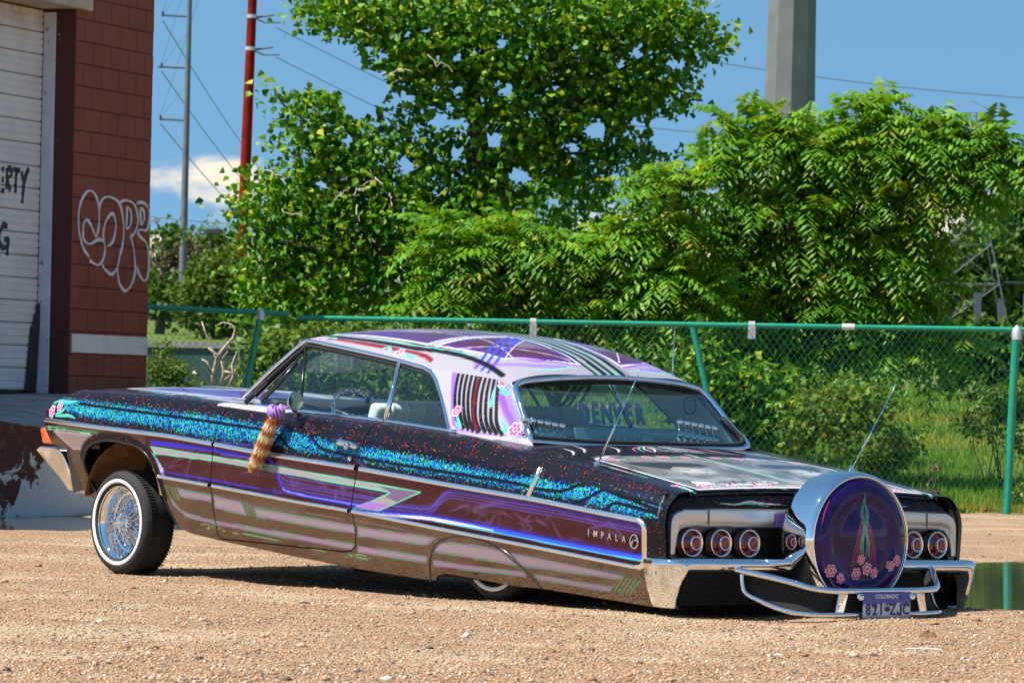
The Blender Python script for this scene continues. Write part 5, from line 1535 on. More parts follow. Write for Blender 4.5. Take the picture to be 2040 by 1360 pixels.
C.apply(roof.data)
# ---- sail panels (rear pillars)
Qc = cat([(2.33, .665, 1.104), (2.43, .695, 1.03), (2.541, .742, .918), (2.640, .79, .82), (2.70, .822, .772)], 14)
Rc = cat([(2.90, .615, 1.048), (2.985, .645, .965), (3.085, .680, .85), (3.165, .703, .765), (3.215, .730, .742)], 14)
ns, nt = 120, len(Qc)
sv = np.linspace(0, 1, ns)[:, None, None]
pil = Qc[None] * (1 - sv) + Rc[None] * sv
tpar = np.linspace(0, 1, nt)[None, :]
top_u = pil[:, 0, 0]
corr_w = f_we(top_u) - pil[:, 0, 1]; corr_z = f_ze(top_u) - pil[:, 0, 2]
fade = (1 - tpar) ** 2
pil[:, :, 1] += corr_w[:, None] * fade + .018 * np.sin(np.pi * sv[:, :, 0]) * np.sin(np.pi * np.clip(tpar * 1.0, 0, 1))
pil[:, :, 2] += corr_z[:, None] * fade
# refine along t
tt_ = np.linspace(0, nt - 1, 110); i0 = np.minimum(tt_.astype(int), nt - 2); f_ = (tt_ - i0)[None, :, None]
pil = pil[:, i0] * (1 - f_) + pil[:, i0 + 1] * f_
nt = 110
for sg in (-1, 1):
    Pp = pil.reshape(-1, 3); V = np.stack([Pp[:, 0], sg * Pp[:, 1], Pp[:, 2] + shear(sg * Pp[:, 1])], 1)
    F = grid_faces(ns, nt)
    o = obj('rear_pillar', V, F if sg < 0 else F[:, ::-1], M_paint, car, True)
    C = Canvas(np.stack([Pp[:, 0], Pp[:, 2]], 1), (.33, .315, .37))
    for q in PPUR: C.fill(q, (.22, .07, .55), .92, glow=(.34, .24, .52), gw=.012)
    C.stroke([(2.80, 1.08), (2.95, .92), (3.08, .80)], .05, (.16, .05, .55), .55, soft=2.2, smooth=True)
    C.stroke([(2.86, 1.05), (3.0, .90), (3.12, .79)], .02, (.22, .10, .62), .6, soft=1.6, smooth=True)
    for q in PBAR: C.stroke(q, .0195, BLACK, smooth=True)
    C.stroke(PRED, .012, (.12, .006, .012), smooth=True)
    i_ = C._box([(2.45, .8), (2.95, 1.15)], 0); C.red[i_] = .5 * (C.c[i_].max(1) < .05)
    for q in PLEAF: C.leaf(q)
    for c_, r_ in zip(PFLW, (.036, .030, .040)): C.flower(c_, r_)
    C.stroke([(2.60, 1.10), (2.90, 1.03), (3.02, .90), (3.13, .79)], .006, (.04, .30, .12), .9, smooth=True)
    C.apply(o.data)

for sg in (-1, 1):
    Pl = pil[4:-4:4, 8:-2:4].copy(); n0, n1 = Pl.shape[:2]; Pl[:, :, 1] -= .035; Pl[:, :, 2] -= .012
    Pl = Pl.reshape(-1, 3); V = np.stack([Pl[:, 0], sg * Pl[:, 1], Pl[:, 2] + shear(sg * Pl[:, 1])], 1)
    o = obj('pillar_lining', V, grid_faces(n0, n1), M_seat, car, True)
    mb = MB(); cx_ = Pl[len(Pl) // 2]; mb.tube([(2.84 + .045 * math.cos(q), sg * (cx_[1] - .012), .95 + .045 * math.sin(q)) for q in np.linspace(0, 2 * math.pi, 22, endpoint=False)], .006, 5, closed=True); mb.build('speaker_ring', M_dseat, o, True)
# ---- windshield, windows, frames
def gl(name, pts, mat, n=10, bulge=.0, axis=1, sgn=-1):
    """four-corner pane, slightly bowed"""
    a, b, c_, d = [np.array(p, float) for p in pts]; V = []
    for i in range(n + 1):
        for j in range(n + 1):
            s, t_ = i / n, j / n
            p = a * (1 - s) * (1 - t_) + b * s * (1 - t_) + c_ * s * t_ + d * (1 - s) * t_
            p[axis] += sgn * bulge * math.sin(math.pi * s) * (.5 + .5 * math.sin(math.pi * t_))
            p[2] += 0
            V.append((p[0], p[1], p[2] + shear(p[1])))
    return obj(name, V, grid_faces(n + 1, n + 1), mat, car, True)
gl('windshield', [(.99, -.78, .955), (.99, .78, .955), (1.20, .63, 1.235), (1.20, -.63, 1.235)], M_glass, 14, .16, 0, -1)
gl('rear_window', [(3.160, -.695, .765), (3.160, .695, .765), (2.905, .605, 1.045), (2.905, -.605, 1.045)], M_rglass, 16, .055, 0, 1)
for sg in (-1, 1):
    gl('door_window', [(1.46, sg * .812, .892), (2.150, sg * .812, .842), (2.075, sg * .668, 1.138), (1.30, sg * .668, 1.205)], M_glass, 6, .02, 1, sg)
    gl('quarter_window', [(2.165, sg * .812, .842), (2.665, sg * .808, .805), (2.40, sg * .680, 1.065), (2.09, sg * .668, 1.135)], M_glass, 6, .01, 1, sg)
    gl('vent_window', [(1.10, sg * .812, .915), (1.45, sg * .812, .893), (1.30, sg * .668, 1.195), (1.27, sg * .672, 1.18)], M_glass, 5, .0, 1, sg)
    sh_ = lambda pts: [(p[0], sg * p[1], p[2] + shear(sg * p[1])) for p in pts]
    rail = [tuple(p) for p in cat([(.965, .815, .945), (1.13, .745, 1.10), (1.275, .675, 1.228), (1.34, .672, 1.240), (1.55, .672, 1.216), (1.804, .674, 1.184), (2.05, .674, 1.150), (2.186, .674, 1.127), (2.30, .674, 1.106), (2.39, .690, 1.062), (2.46, .712, .995), (2.541, .748, .918), (2.64, .795, .82), (2.69, .822, .782)], 4)]
    mb = MB(); mb.tube(sh_(rail), .011, 8); mb.build('drip_rail', M_chrome, car, True)
    mb = MB(); mb.tube(sh_([(p[0] + .012, p[1] - .006, p[2] - .026) for p in rail[:-2]]), .013, 6); mb.build('window_seal', M_matt, car, True)
    belt = [(u_, .812, float(f_sh(u_)) + .016) for u_ in np.linspace(1.02, 2.72, 24)]
    mb = MB(); mb.tube(sh_(belt), .011, 8); mb.build('belt_trim', M_chrome, car, True)
    mb = MB(); mb.tube(sh_([(2.085, .672, 1.140), (2.160, .815, .838)]), .014, 8); mb.build('window_divider', M_chrome, car, True)
    mb = MB(); mb.tube(sh_([(1.30, .672, 1.205), (1.455, .815, .892)]), .009, 6); mb.build('window_divider', M_blk, car, True)
    mb = MB(); mb.tube(sh_([(1.10, .80, .93), (1.20, .75, 1.03), (1.27, .70, 1.13)]), .014, 6); mb.tube(sh_([(1.03, .79, .96), (1.17, .70, 1.12), (1.25, .65, 1.21)]), .022, 6); mb.build('front_pillar', M_blk, car, True)
# rear window surround
loop = cat([(3.166, -.70, .762), (3.215, -.35, .748), (3.225, 0, .748), (3.215, .35, .748), (3.166, .70, .762), (3.08, .672, .86), (2.985, .640, .970), (2.925, .600, 1.038), (2.945, .45, 1.066), (2.958, .2, 1.083), (2.960, 0, 1.088), (2.958, -.2, 1.083), (2.945, -.45, 1.066), (2.925, -.600, 1.038), (2.985, -.640, .970), (3.08, -.672, .86), (3.166, -.70, .762)], 5)[:-1]
mb = MB(); mb.tube([(p[0], p[1], p[2] + shear(p[1])) for p in loop], .014, 8, closed=True); mb.build('rear_window_trim', M_chrome, car, True)
mb = MB(); mb.tube([(p[0] - .014, p[1] * .97, p[2] + shear(p[1]) + (.02 if p[2] < .9 else -.022)) for p in loop], .013, 6, closed=True); mb.build('rear_window_seal', M_matt, car, True)
mb = MB(); mb.tube([(1.21 - .10 * (1 - (w_ / .64) ** 2), w_, 1.232 + .012 * (1 - (w_ / .64) ** 2) + shear(w_)) for w_ in np.linspace(-.64, .64, 15)], .013, 6); mb.build('windshield_trim', M_chrome, car, True)

# ---- side mouldings (chrome strips following the body)
def strip(name, pts, h, proud, mat=M_trim, parent=car, base_w=None):
    """pts (u,z) along the side; a rounded strip of height h standing proud"""
    P = np.asarray(pts, float); n = len(P); V = []
    d = np.gradient(P, axis=0); d /= np.linalg.norm(d, axis=1, keepdims=True); nrm = np.stack([-d[:, 1], d[:, 0]], 1)
    prof = [(-.5, -.003), (-.47, .85), (-.32, 1.0), (.05, .86), (.42, .45), (.5, -.003)]
    for q, e in prof:
        S_ = P + nrm * q * h
        w = side_w(S_[:, 0], S_[:, 1]) + (proud * e if e > 0 else e)
        V.append(np.stack([S_[:, 0], -w, S_[:, 1] + shear(-w)], 1))
    V = np.stack(V, 1).reshape(-1, 3)
    return obj(name, V, grid_faces(n, len(prof)), mat, parent, True)
uu = np.linspace(-.690, 4.262, 260)
up_pts = [(a, float(f_up(a))) for a in uu]
corner = [tuple(p) for p in cat([(4.262, float(f_up(4.262))), (4.290, float(f_up(4.29)) - .012), (4.302, .380), (4.300, .31), (4.292, .232), (4.268, .205), (4.235, float(f_low(4.235)))], 6)]
segs = [('upper', [p for p in up_pts if p[0] < .918]), ('upper', [p for p in up_pts if .926 <= p[0] < 2.132]), ('upper', [p for p in up_pts if p[0] >= 2.142] + corner[1:])]
for nm, p_ in segs: strip('upper_moulding', p_, .024, .012)
lw = np.linspace(.405, 4.235, 230); lo_pts = [(a, float(f_low(a))) for a in lw]
for p_ in ([p for p in lo_pts if p[0] < .866], [p for p in lo_pts if .876 <= p[0] < 2.06], [p for p in lo_pts if p[0] >= 2.07]): strip('lower_moulding', p_, .019, .010)
# wheel-lip bead and skirt bead
strip('arch_lip', ARCH[3:-4], .012, .005, M_blk)
strip('skirt_bead', [p for p in SKIRT[1:-1]][::1], .010, .004, M_blk)
strip('fuel_trim', [tuple(p) for p in cat([(3.505, .642), (3.512, .60), (3.495, .55), (3.470, .505)], 5)], .020, .012)
# emblem: name letters and ringed leaping figure
for k, ch in enumerate('IMPALA'):
    u0 = 3.910 + k * .050
    zc = .3475 - (u0 - 3.91) * .088
    w0 = float(side_w(np.array([u0]), np.array([zc]))[0]) + .003
    place_text('emblem_letter', ch, .042, M_chrome, car, lambda x, y, z, u0=u0, zc=zc, w0=w0: (u0 + x * .95, -w0 - z, zc + y - x * .08 + shear(-w0)), extrude=.003, bold=.0008)
uc, zc = 4.232, .318
w0 = float(side_w(np.array([uc]), np.array([zc]))[0]) + .006
mb = MB(); mb.tube([(uc + .028 * math.cos(a), -w0, zc + .031 * math.sin(a) + shear(-w0)) for a in np.linspace(0, 2 * math.pi, 28, endpoint=False)], .0036, 6, closed=True)
for q in ([(-.020, -.006), (-.008, .004), (.010, .006), (.020, .016)], [(-.020, -.006), (-.028, -.012)], [(.010, .006), (.030, -.002)], [(-.008, .004), (-.016, -.020)], [(.020, .016), (.012, .026)]):
    mb.tube([(uc + a, -w0, zc + b_ + shear(-w0)) for a, b_ in q], .0032, 5)
mb.build('ring_emblem', M_chrome, car, True)
# door handle and lock
def on_side(u_, z_, out=0.0):
    w_ = float(side_w(np.array([u_]), np.array([z_]))[0]) + out
    return (u_, -w_, z_ + shear(-w_))
mb = MB()
mb.tube([on_side(1.955, .731, .0), on_side(1.965, .732, .026), on_side(2.02, .729, .034), on_side(2.09, .722, .030), on_side(2.125, .712, .022), on_side(2.13, .708, .0)], [.012, .016, .018, .016, .014, .010], 10)
mb.build('handle', M_chrome, door_p, True)
mb = MB(); mb.lathe([(0, .0), (.004, .016), (-.012, .020), (-.020, .020)], 16, 'y', on_side(2.092, .715, .034)); mb.build('handle_button', M_chrome, door_p, True)
mb = MB(); mb.lathe([(-.012, 0), (-.012, .007), (-.006, .012), (.004, .013)], 14, 'y', on_side(2.074, .652, .002)); mb.build('lock', M_chrome, door_p, True)
# door mirror
mb = MB(); c_ = on_side(1.60, .858, .02)
mx, my, mz = 1.600, -.955, .930
mb.lathe([(-.030, 0), (-.028, .02), (-.016, .042), (.0, .050), (.006, .048)], 22, 'x', (mx, my, mz)); mb.build('mirror_shell', M_chrome, car, True)
mb = MB(); mb.lathe([(.0065, 0), (.0065, .046)], 22, 'x', (mx, my, mz)); mb.build('mirror_glass', simple('mirror_face', (.25, .30, .32), .04, 1.0), car)
mb = MB(); mb.tube([(mx - .02, my, mz - .03), (mx - .05, -.93, .885), on_side(1.53, .868, -.01)], .009, 8); mb.build('mirror_arm', M_chrome, car, True)

# ---- tail
def tail_u(w): return 4.432 - .030 * (np.abs(w) / .93) ** 2.4
def tail_panel(name, w0, w1, z0, z1, du, mat, paint=None, nw=60, nz_=14, top_in=0):
    ww = np.linspace(w0, w1, nw); zs_ = np.linspace(z0, z1, nz_)
    a, b = np.meshgrid(ww, zs_, indexing='ij')
    u_ = tail_u(a) + du - top_in * ((b - z0) / (z1 - z0)) ** 2
    o = obj(name, np.stack([u_, a, b + shear(a)], -1).reshape(-1, 3), grid_faces(nw, nz_), mat, car, True)
    return o, a.ravel(), b.ravel()
o, a, b = tail_panel('tail_upper_panel', -.915, .915, .470, .545, .0, M_paint, nw=150, nz_=24, top_in=.012)
C = Canvas(np.stack([a, b], 1), BLACK); C.red[:] = .35
for s in (-1, 1):
    C.stroke([(s * .62, .505), (s * .5, .500), (s * .42, .515), (s * .36, .508), (s * .2, .500)], .006, (.75, .72, .8), taper=True, smooth=True, kill=True)
    C.stroke([(s * .52, .495), (s * .42, .505), (s * .3, .495)], .005, (.1, .6, .42), taper=True, smooth=True, kill=True)
C.apply(o.data)
tail_panel('tail_recess', -.905, .905, .245, .475, -.018, M_blk)
tail_panel('rear_valance', -.90, .90, .03, .25, -.03, M_matt)
# corner fillers where side meets tail
for sg in (-1, 1):
    zs_ = np.linspace(.02, .535, 30); V = []
    for z_ in zs_:
        w_ = float(side_w(np.array([4.44]), np.array([z_]))[0])
        w_in = .90
        V += [(4.438, sg * w_, z_ + shear(sg * w_)), (float(tail_u(np.array(w_in))), sg * w_in, z_ + shear(sg * w_in))]
    F = [(2 * i, 2 * i + 1, 2 * i + 3, 2 * i + 2) for i in range(len(zs_) - 1)]
    obj('tail_corner', V, F, M_blk, car, True)
# bright silver surround of the tail
OUT = [(-.920, .268), (-.920, .40), (-.910, .440), (-.888, .462), (-.836, .478), (-.70, .480)]
INN = [(-.884, .268), (-.874, .335), (-.860, .368), (-.836, .384), (-.79, .391), (-.70, .393)]
def sym_line(l): return l + [(-a, b) for a, b in l[::-1]]
OUTs, INNs = cat(sym_line(OUT), 4), cat(sym_line(INN), 4)
rows = []
for k, (f, du) in enumerate(((0, .0), (.02, .026), (.10, .036), (.55, .040), (.86, .034), (.97, .024), (1.0, -.014))):
    Q = OUTs * (1 - f) + INNs * f
    rows.append(np.stack([tail_u(Q[:, 0]) + du, Q[:, 0], Q[:, 1] + shear(Q[:, 0])], 1))
V = np.stack(rows, 1)
ncut = len(OUTs)
o = obj('tail_trim', V.reshape(-1, 3), grid_faces(ncut, len(rows)), M_satin, car, True)
try: o.data.set_sharp_from_angle(angle=R(35))
except Exception: pass
mb = MB()
for s in (-1, 1): mb.add([(float(tail_u(np.array(.70))) + .0415 - .004 * q, s * (.702 + .003 * e), .392 + .088 * q2 + shear(s * .7)) for q, e, q2 in ((0, -1, .02), (0, 1, .02), (.0, 1, .98), (0, -1, .98))], [(0, 1, 2, 3)])
mb.build('trim_joint', M_matt, car)
# purple heart of the trim
tail_panel('trim_centre', -.30, .30, .40, .462, .0425, simple('violet_metal', (.22, .14, .40), .3, .8), nw=20, nz_=4)
# lights
for s in (-1, 1):
    for w_ in (.789, .618, .446):
        ub = float(tail_u(np.array(w_))) - .015; c_ = (ub, s * w_, .320 + shear(s * w_))
        mb = MB(); mb.lathe([(.02, .056), (.034, .064), (.046, .066), (.052, .062), (.046, .057), (.02, .053)], 30, 'x', c_, True)
        bz = mb.build('taillight', M_chrome, car, True)
        mb = MB(); mb.lathe([(.0, .064), (.022, .062), (.030, .054), (.040, .036), (.046, .028)], 28, 'x', c_); mb.build('lens', M_lens, bz, True)
        mb = MB(); mb.lathe([(.046, .032), (.076, .034), (.080, .031), (.076, .027), (.046, .026)], 24, 'x', c_, True); mb.build('inner_ring', M_chrome, bz, True)
        mb = MB(); mb.lathe([(.070, .029), (.080, .022), (.086, .010), (.087, 0)], 22, 'x', c_); mb.build('centre_lens', M_lens, bz, True)
        mb = MB(); mb.lathe([(.004, .070), (.020, .069), (.020, .064)], 28, 'x', c_); mb.build('bezel_back', M_blk, bz, True)

# ---- rear bumper: wraparound chrome blade
path = cat([(4.30, -.955), (4.40, -.988), (4.48, -.985), (4.535, -.945), (4.555, -.86), (4.565, -.70), (4.572, -.35), (4.574, 0)], 7)
path = np.vstack([path, np.stack([path[:-1, 0][::-1], -path[:-1, 1][::-1]], 1)])
dp = np.gradient(path, axis=0); dp /= np.linalg.norm(dp, axis=1, keepdims=True); nrm = np.stack([-dp[:, 1], dp[:, 0]], 1)
nrm *= np.sign((nrm * (path - np.array([4.2, 0]))).sum(1))[:, None]
rows = []
aw = np.abs(path[:, 1])
zb = np.interp(aw, [0, .90, .930, .948, .96], [.190, .190, .13, .05, .022])
zb = np.where(path[:, 0] < 4.50, .022, zb)
thin = np.clip((.95 - aw) / .03, 0, 1) * (path[:, 0] > 4.50)
zt = np.full(len(path), .250)
for f, e in ((1.0, -.060), (1.0, -.012), (.95, .004), (.86, .006), (.78, .0), (.62, -.004), (.36, -.018), (.08, -.040), (0, -.050), (-.02, -.08)):
    e2 = np.interp(1 - f, [-.02, 0, .15, .5, .85, 1, 1.05], [-.05, -.020, .006, .014, .004, -.015, -.05]) if -.01 < f < 1.0 else e
    ee = e * (1 - thin) + e2 * thin
    rows.append(np.stack([path[:, 0] + nrm[:, 0] * ee, path[:, 1] + nrm[:, 1] * ee, zb + (zt - zb) * f + shear(path[:, 1])], 1))
o = obj('rear_bumper', np.stack(rows, 1).reshape(-1, 3), grid_faces(len(path), len(rows)), M_chrome, car, True)
mb = MB(); mb.lathe([(0, 0), (.006, .005), (.004, .010), (0, .012)], 10, 'y', (4.40, -1.0, .175)); mb.build('bumper_bolt', M_chrome, o, True)
mb = MB(); mb.box((3.9, -.86, .05), (4.36, .86, .40)); mb.build('trunk_floor', M_matt, car)
# ---- continental kit
KU, KZ, KR = 4.735, .335, .312
kit = MB().lathe([(4.500, .20), (4.497, .255), (4.506, .292), (4.530, .314), (4.56, .322), (4.63, .324), (4.69, .323), (4.718, .318), (4.735, .308), (4.738, .298), (4.730, .292)], 72, 'x', (0, 0, KZ)).build('spare_wheel_cover', M_chrome, car, True)
mb = MB(); mb.lathe([(4.726, .296), (4.736, .288), (4.746, .272), (4.754, .240), (4.757, .212), (4.752, .198), (4.748, .185), (4.756, .14), (4.762, .07), (4.764, 0)], 72, 'x', (0, 0, KZ)); mb.build('cover_face', M_candy, kit, True)
mb = MB(); mb.lathe([(4.724, .300), (4.736, .300), (4.737, .295), (4.726, .293)], 72, 'x', (0, 0, KZ), True); mb.build('cover_rim', M_blk, kit, True)
mb = MB(); mb.lathe([(4.44, .12), (4.55, .14), (4.55, .26)], 30, 'x', (0, 0, KZ)); mb.build('spare_mount', M_blk, kit, True)
def face_u(y, z):
    r_ = math.hypot(y, z); return float(np.interp(r_, [0, .07, .14, .185, .198, .212, .240, .272, .288], [4.764, 4.762, 4.756, 4.748, 4.752, 4.757, 4.754, 4.746, 4.736])) + .0025
M_pk = simple('pink_enamel', (.55, .05, .16), .3, coat=1.0); M_pkl = simple('pale_pink_enamel', (.75, .42, .50), .3, coat=1.0); M_mint = simple('mint_enamel', (.04, .34, .20), .3, coat=1.0)
M_mg = simple('magenta_enamel', (.34, .03, .17), .3, coat=1.0)
def face_line(mb, pts, wd):
    pts = cat(pts, 6); ribbon_flat(mb, pts, wd)
def ribbon_flat(mb, pts, wd):
    n = len(pts); V = []; F = []
    for i, q in enumerate(pts):
        d = pts[min(i + 1, n - 1)] - pts[max(i - 1, 0)]; d = d / max(np.linalg.norm(d), 1e-9)
        w_ = wd * .5 * max(.15, math.sin(math.pi * i / (n - 1)) ** .6)
        for s in (-1, 1):
            y, z = q[0] - s * d[1] * w_, q[1] + s * d[0] * w_
            V.append((face_u(y, z), y, KZ + z))
        if i: F.append((2 * i - 2, 2 * i - 1, 2 * i + 1, 2 * i))
    mb.add(V, F)
mg, gr_ = MB(), MB()
for s in (-1, 1):
    for k in range(4):
        face_line(gr_, [(.002 * k * s, .235 - .02 * k), (s * (.006 + .007 * k), .13), (s * (.002 + .003 * k), .06), (s * (.010 + .006 * k), -.01), (s * (.004 + .009 * k), -.09)], .005)
        face_line(mg, [(s * (.002 + .004 * k), .20 - .03 * k), (s * (.014 + .008 * k), .06), (s * (.03 + .012 * k), -.05), (s * (.045 + .014 * k), -.11 - .01 * k)], .005)
    face_line(gr_, [(s * .01, -.235), (s * .08, -.215), (s * .15, -.225), (s * .22, -.16)], .006); face_line(mg, [(0, -.225), (s * .06, -.245), (s * .14, -.215), (s * .2, -.19)], .005)
    face_line(mg, [(s * .10, -.25), (s * .17, -.20), (s * .235, -.13), (s * .25, -.06)], .004); face_line(mg, [(s * .21, .19), (s * .24, .14), (s * .262, .08)], .005)
mg.build('pinstriping', M_mg, kit); gr_.build('pinstriping', M_mint, kit)
def face_flower(c0, r_, ph):
    for k, (f0, f1, mat) in enumerate(((0, 1.0, M_pkl), (0, .84, M_pk), (.28, .46, M_pkl))):
        V = []; F = []; n = 36
        for i in range(n):
            th = 2 * math.pi * i / n; lim = r_ * (.74 + .26 * abs(math.cos(3 * th + ph)))
            for f in (f0, f1):
                rad = (lim if f > .5 else r_) * f
                y, z = c0[0] + rad * math.cos(th), c0[1] + rad * math.sin(th)
                V.append((face_u(y, z) + .0006 * (k + 1), y, KZ + z))
        F = [(2 * i, 2 * i + 1, 2 * ((i + 1) % n) + 1, 2 * ((i + 1) % n)) for i in range(n)]
        me = mesh_np(V, F); pobj('painted_flower', me, mat, kit)
for k, (c0, r_) in enumerate((((-.205, -.135), .033), ((-.145, -.17), .027), ((-.02, -.085), .025), ((-.045, -.15), .030), ((.022, -.128), .032), ((.072, -.148), .026), ((.175, -.115), .026), ((.218, -.09), .028))):
    face_flower(c0, r_, k)
# ---- bumper extension: two chrome tubes, end plates, plate
def symt(l): return l + [(a, -b, c) for a, b, c in l[::-1]]
mb = MB()
upt = cat(symt([(4.56, -.63, .200), (4.62, -.585, .186), (4.70, -.515, .166), (4.77, -.46, .146), (4.83, -.41, .126), (4.872, -.345, .115), (4.888, -.25, .111), (4.892, -.1, .110)]), 5)
mb.tube([tuple(p) for p in upt], .0155, 10); mb.build('extension_tube', M_chrome, car, True)
mb = MB()
lpt = cat(symt([(4.58, -.605, .19), (4.595, -.598, .10), (4.65, -.555, .062), (4.72, -.505, .030), (4.79, -.465, .012), (4.85, -.40, .004), (4.885, -.30, .002), (4.892, -.1, .002)]), 5)
mb.tube([tuple(p) for p in lpt], .013, 10); mb.build('extension_tube', M_chrome, car, True)
# filler sheet between them (black), and shelf under the spare
rows = [np.array([(p[0] - .012, p[1] * .98, p[2]) for p in upt]), np.array([(p[0] - .03, p[1] * .95, (p[2] + q[2]) / 2) for p, q in zip(upt, lpt)]), np.array([(p[0] - .012, p[1] * .98, p[2]) for p in lpt])]
obj('extension_filler', np.stack(rows, 1).reshape(-1, 3), grid_faces(len(upt), 3), M_matt, car, True)
mb = MB(); P_ = [tuple(p) for p in upt]; n = len(P_)
mb.box((4.50, -.16, .035), (4.86, .16, .050)); mb.build('spare_platform', M_matt, car)
for s in (-1, 1):
    mb = MB(); mb.add([(4.889, s * .215, .105), (4.889, s * .272, .105), (4.886, s * .295, .004), (4.890, s * .245, .004), (4.870, s * .215, .105), (4.870, s * .272, .105), (4.870, s * .295, .004), (4.870, s * .245, .004)], [(0, 1, 2, 3), (4, 7, 6, 5), (0, 4, 5, 1), (1, 5, 6, 2), (2, 6, 7, 3), (3, 7, 4, 0)])
    mb.build('extension_bracket', M_chrome, car, bevel=.004)
# licence plate
PW, PH2 = .305, .128
PUc, PZc = 4.906, .040
def plate_pt(y, z):
    k = max(0, (-z - .035) / .05)
    return (PUc + .012 - .020 * k * k, y, PZc + z)
t = NT('plate_print'); co = t.coord('Object')
t_at = t.attr('paint', 'Color')
M_plate = t.done(t.bsdf(t_at, .35, coat=.5))
na, nb = 64, 36
yy, zz2 = np.meshgrid(np.linspace(-PW / 2, PW / 2, na), np.linspace(-PH2 / 2, PH2 / 2, nb), indexing='ij')
V = [plate_pt(float(a), float(b)) for a, b in zip(yy.ravel(), zz2.ravel())]
plate = obj('licence_plate', V, grid_faces(na, nb), M_plate, car, True)
C = Canvas(np.stack([yy.ravel(), zz2.ravel()], 1), (.030, .050, .36))
rj = random.Random(3); ridge = [(-PW / 2 + PW * i / 22, (.006) + .016 * math.sin(i * .9) * .5 + rj.uniform(-.010, .012)) for i in range(23)]
C.fill([(-.2, -.2)] + [(-.2, ridge[0][1])] + ridge + [(.2, ridge[-1][1]), (.2, -.2)], (.46, .52, .70))
for k in range(26):
    x_ = rj.uniform(-.15, .15); C.stroke([(x_, .012), (x_ + rj.uniform(-.012, .012), -.008)], .004, (.12, .18, .42), .8, taper=True)
C.fill([(-.16, -.077), (.16, -.077), (.16, -.045), (-.16, -.045)], (.36, .40, .52), .8)
C.apply(plate.data)
M_char = simple('plate_characters', (.012, .016, .035), .4); M_wtxt = simple('plate_white_print', (.80, .82, .86), .4)
pf = lambda x0, z0, st=1.0: (lambda x, y, z: tuple(np.array(plate_pt(x0 + x, z0 + y * st)) + np.array([.0015 + max(z, 0), 0, 0])))
place_text('plate_state', 'COLORADO', .026, M_wtxt, plate, pf(0, .046), bold=.0004, sub=False)
for k, (ch, x0) in enumerate(zip('821ZJC', (-.118, -.076, -.036, .040, .082, .123))):
    if ch == 'J':
        mb = MB(); fq = pf(x0, -.016, 1.18); J_ = [(.004, -.0215), (.013, -.0215), (.013, .0215), (.004, .0215)]; J2 = [(-.014, -.0215), (.0038, -.0215), (.0038, -.0135), (-.014, -.0135)]; J3 = [(-.014, -.0133), (-.007, -.0133), (-.007, -.005), (-.014, -.005)]
        for q in (J_, J2, J3): mb.prism(q, 0, .0012, lambda a, b_, d, fq=fq: fq(a, b_, d))
        mb.build('plate_character', M_char, plate); continue
    place_text('plate_character', ch, .062, M_char, plate, pf(x0, -.016, 1.18), bold=.0010, extrude=.001, sub=False)
mb = MB(); mb.lathe([(0, 0), (.001, .012)], 12, 'x', plate_pt(.002, -.012)); 
mb.v = [(v[0] + .003, v[1] * 1.4 - .0, v[2]) for v in mb.v]; mb.build('plate_emblem', M_char, plate)
for s in (-1, 1):
    mb = MB(); mb.lathe([(.0, .018), (.012, .017), (.018, .010), (.020, 0)], 16, 'x', (PUc + .004, s * (PW / 2 + .012), PZc + .045)); mb.build('plate_bolt', M_chrome, plate, True)
    mb = MB(); mb.lathe([(.0, .006), (.004, .005), (.005, 0)], 10, 'x', plate_pt(s * .088, .046)); mb.build('plate_screw', M_dkst, plate, True)

# ---- front end
mb = MB()
BF = [(-.831, .636), (-.783, .656), (-.640, .648), (-.603, .641), (-.578, .609), (-.545, .504), (-.476, .403), (-.546, .412), (-.628, .423), (-.68, .492), (-.75, .559)]
mb.prism(BF, -.90, .90, lambda a, b_, d: (a, d * (1 - .42 * (.656 - b_)), b_ + shear(d))); mb.build('front_bumper', M_chrome, car, True, .010, 3, 35)
mb = MB(); mb.prism([(-.775, .752), (-.728, .762), (-.640, .669), (-.745, .673)], -.905, -.70, lambda a, b_, d: (a, d, b_)); mb.build('marker_lens', M_amber, car, True, .008, 2, 35)
mb = MB(); mb.prism([(-.69, .80), (-.50, .94), (-.35, .94), (-.35, .42), (-.50, .42), (-.62, .66)], -.80, .80, lambda a, b_, d: (a, d, b_)); mb.build('grille', M_blk, car)
mb = MB(); mb.prism([(-.56, .655), (-.43, .650), (-.37, .43), (-.48, .41)], -.875, -.6, lambda a, b_, d: (a, d, b_)); mb.build('front_valance', M_blk, car)
# ---- wheel well liner and underbody
n = 30; V = []
for i in range(n + 1):
    th = math.pi * (.04 + .90 * i / n)
    for w_ in (-.925, -.86, -.70, -.54):
        rr0 = .325 + .03 * (w_ > -.9) + .004 * math.sin(i * 2.2) * (w_ > -.9)
        V.append((.05 - rr0 * 1.08 * math.cos(th), w_, .36 + rr0 * math.sin(th)))
obj('wheel_liner', V, grid_faces(n + 1, 4), M_liner, car, True)
mb = MB(); mb.box((-.42, -.56, .33), (.60, -.53, .90)); mb.build('wheel_well_wall', M_under, car)
mb = MB(); V_ = [(.62, .24), (4.30, .03), (4.30, .18), (.62, .40)]; mb.prism(V_, -.84, .84, lambda a, b_, d: (a, d, b_)); mb.build('floor_pan', M_under, car)
mb = MB(); mb.prism([(-.38, .45), (.62, .30), (.62, .60), (-.38, .80)], -.53, .53, lambda a, b_, d: (a, d, b_)); mb.build('engine_bay', M_under, car)
mb = MB(); mb.tube([(0, -.80, .27), (0, -.4, .30), (0, .4, .30), (0, .80, .27)], .035, 8); mb.tube([(.15, -.62, .28), (.9, -.55, .27)], .025, 6); mb.build('front_suspension', M_under, car)
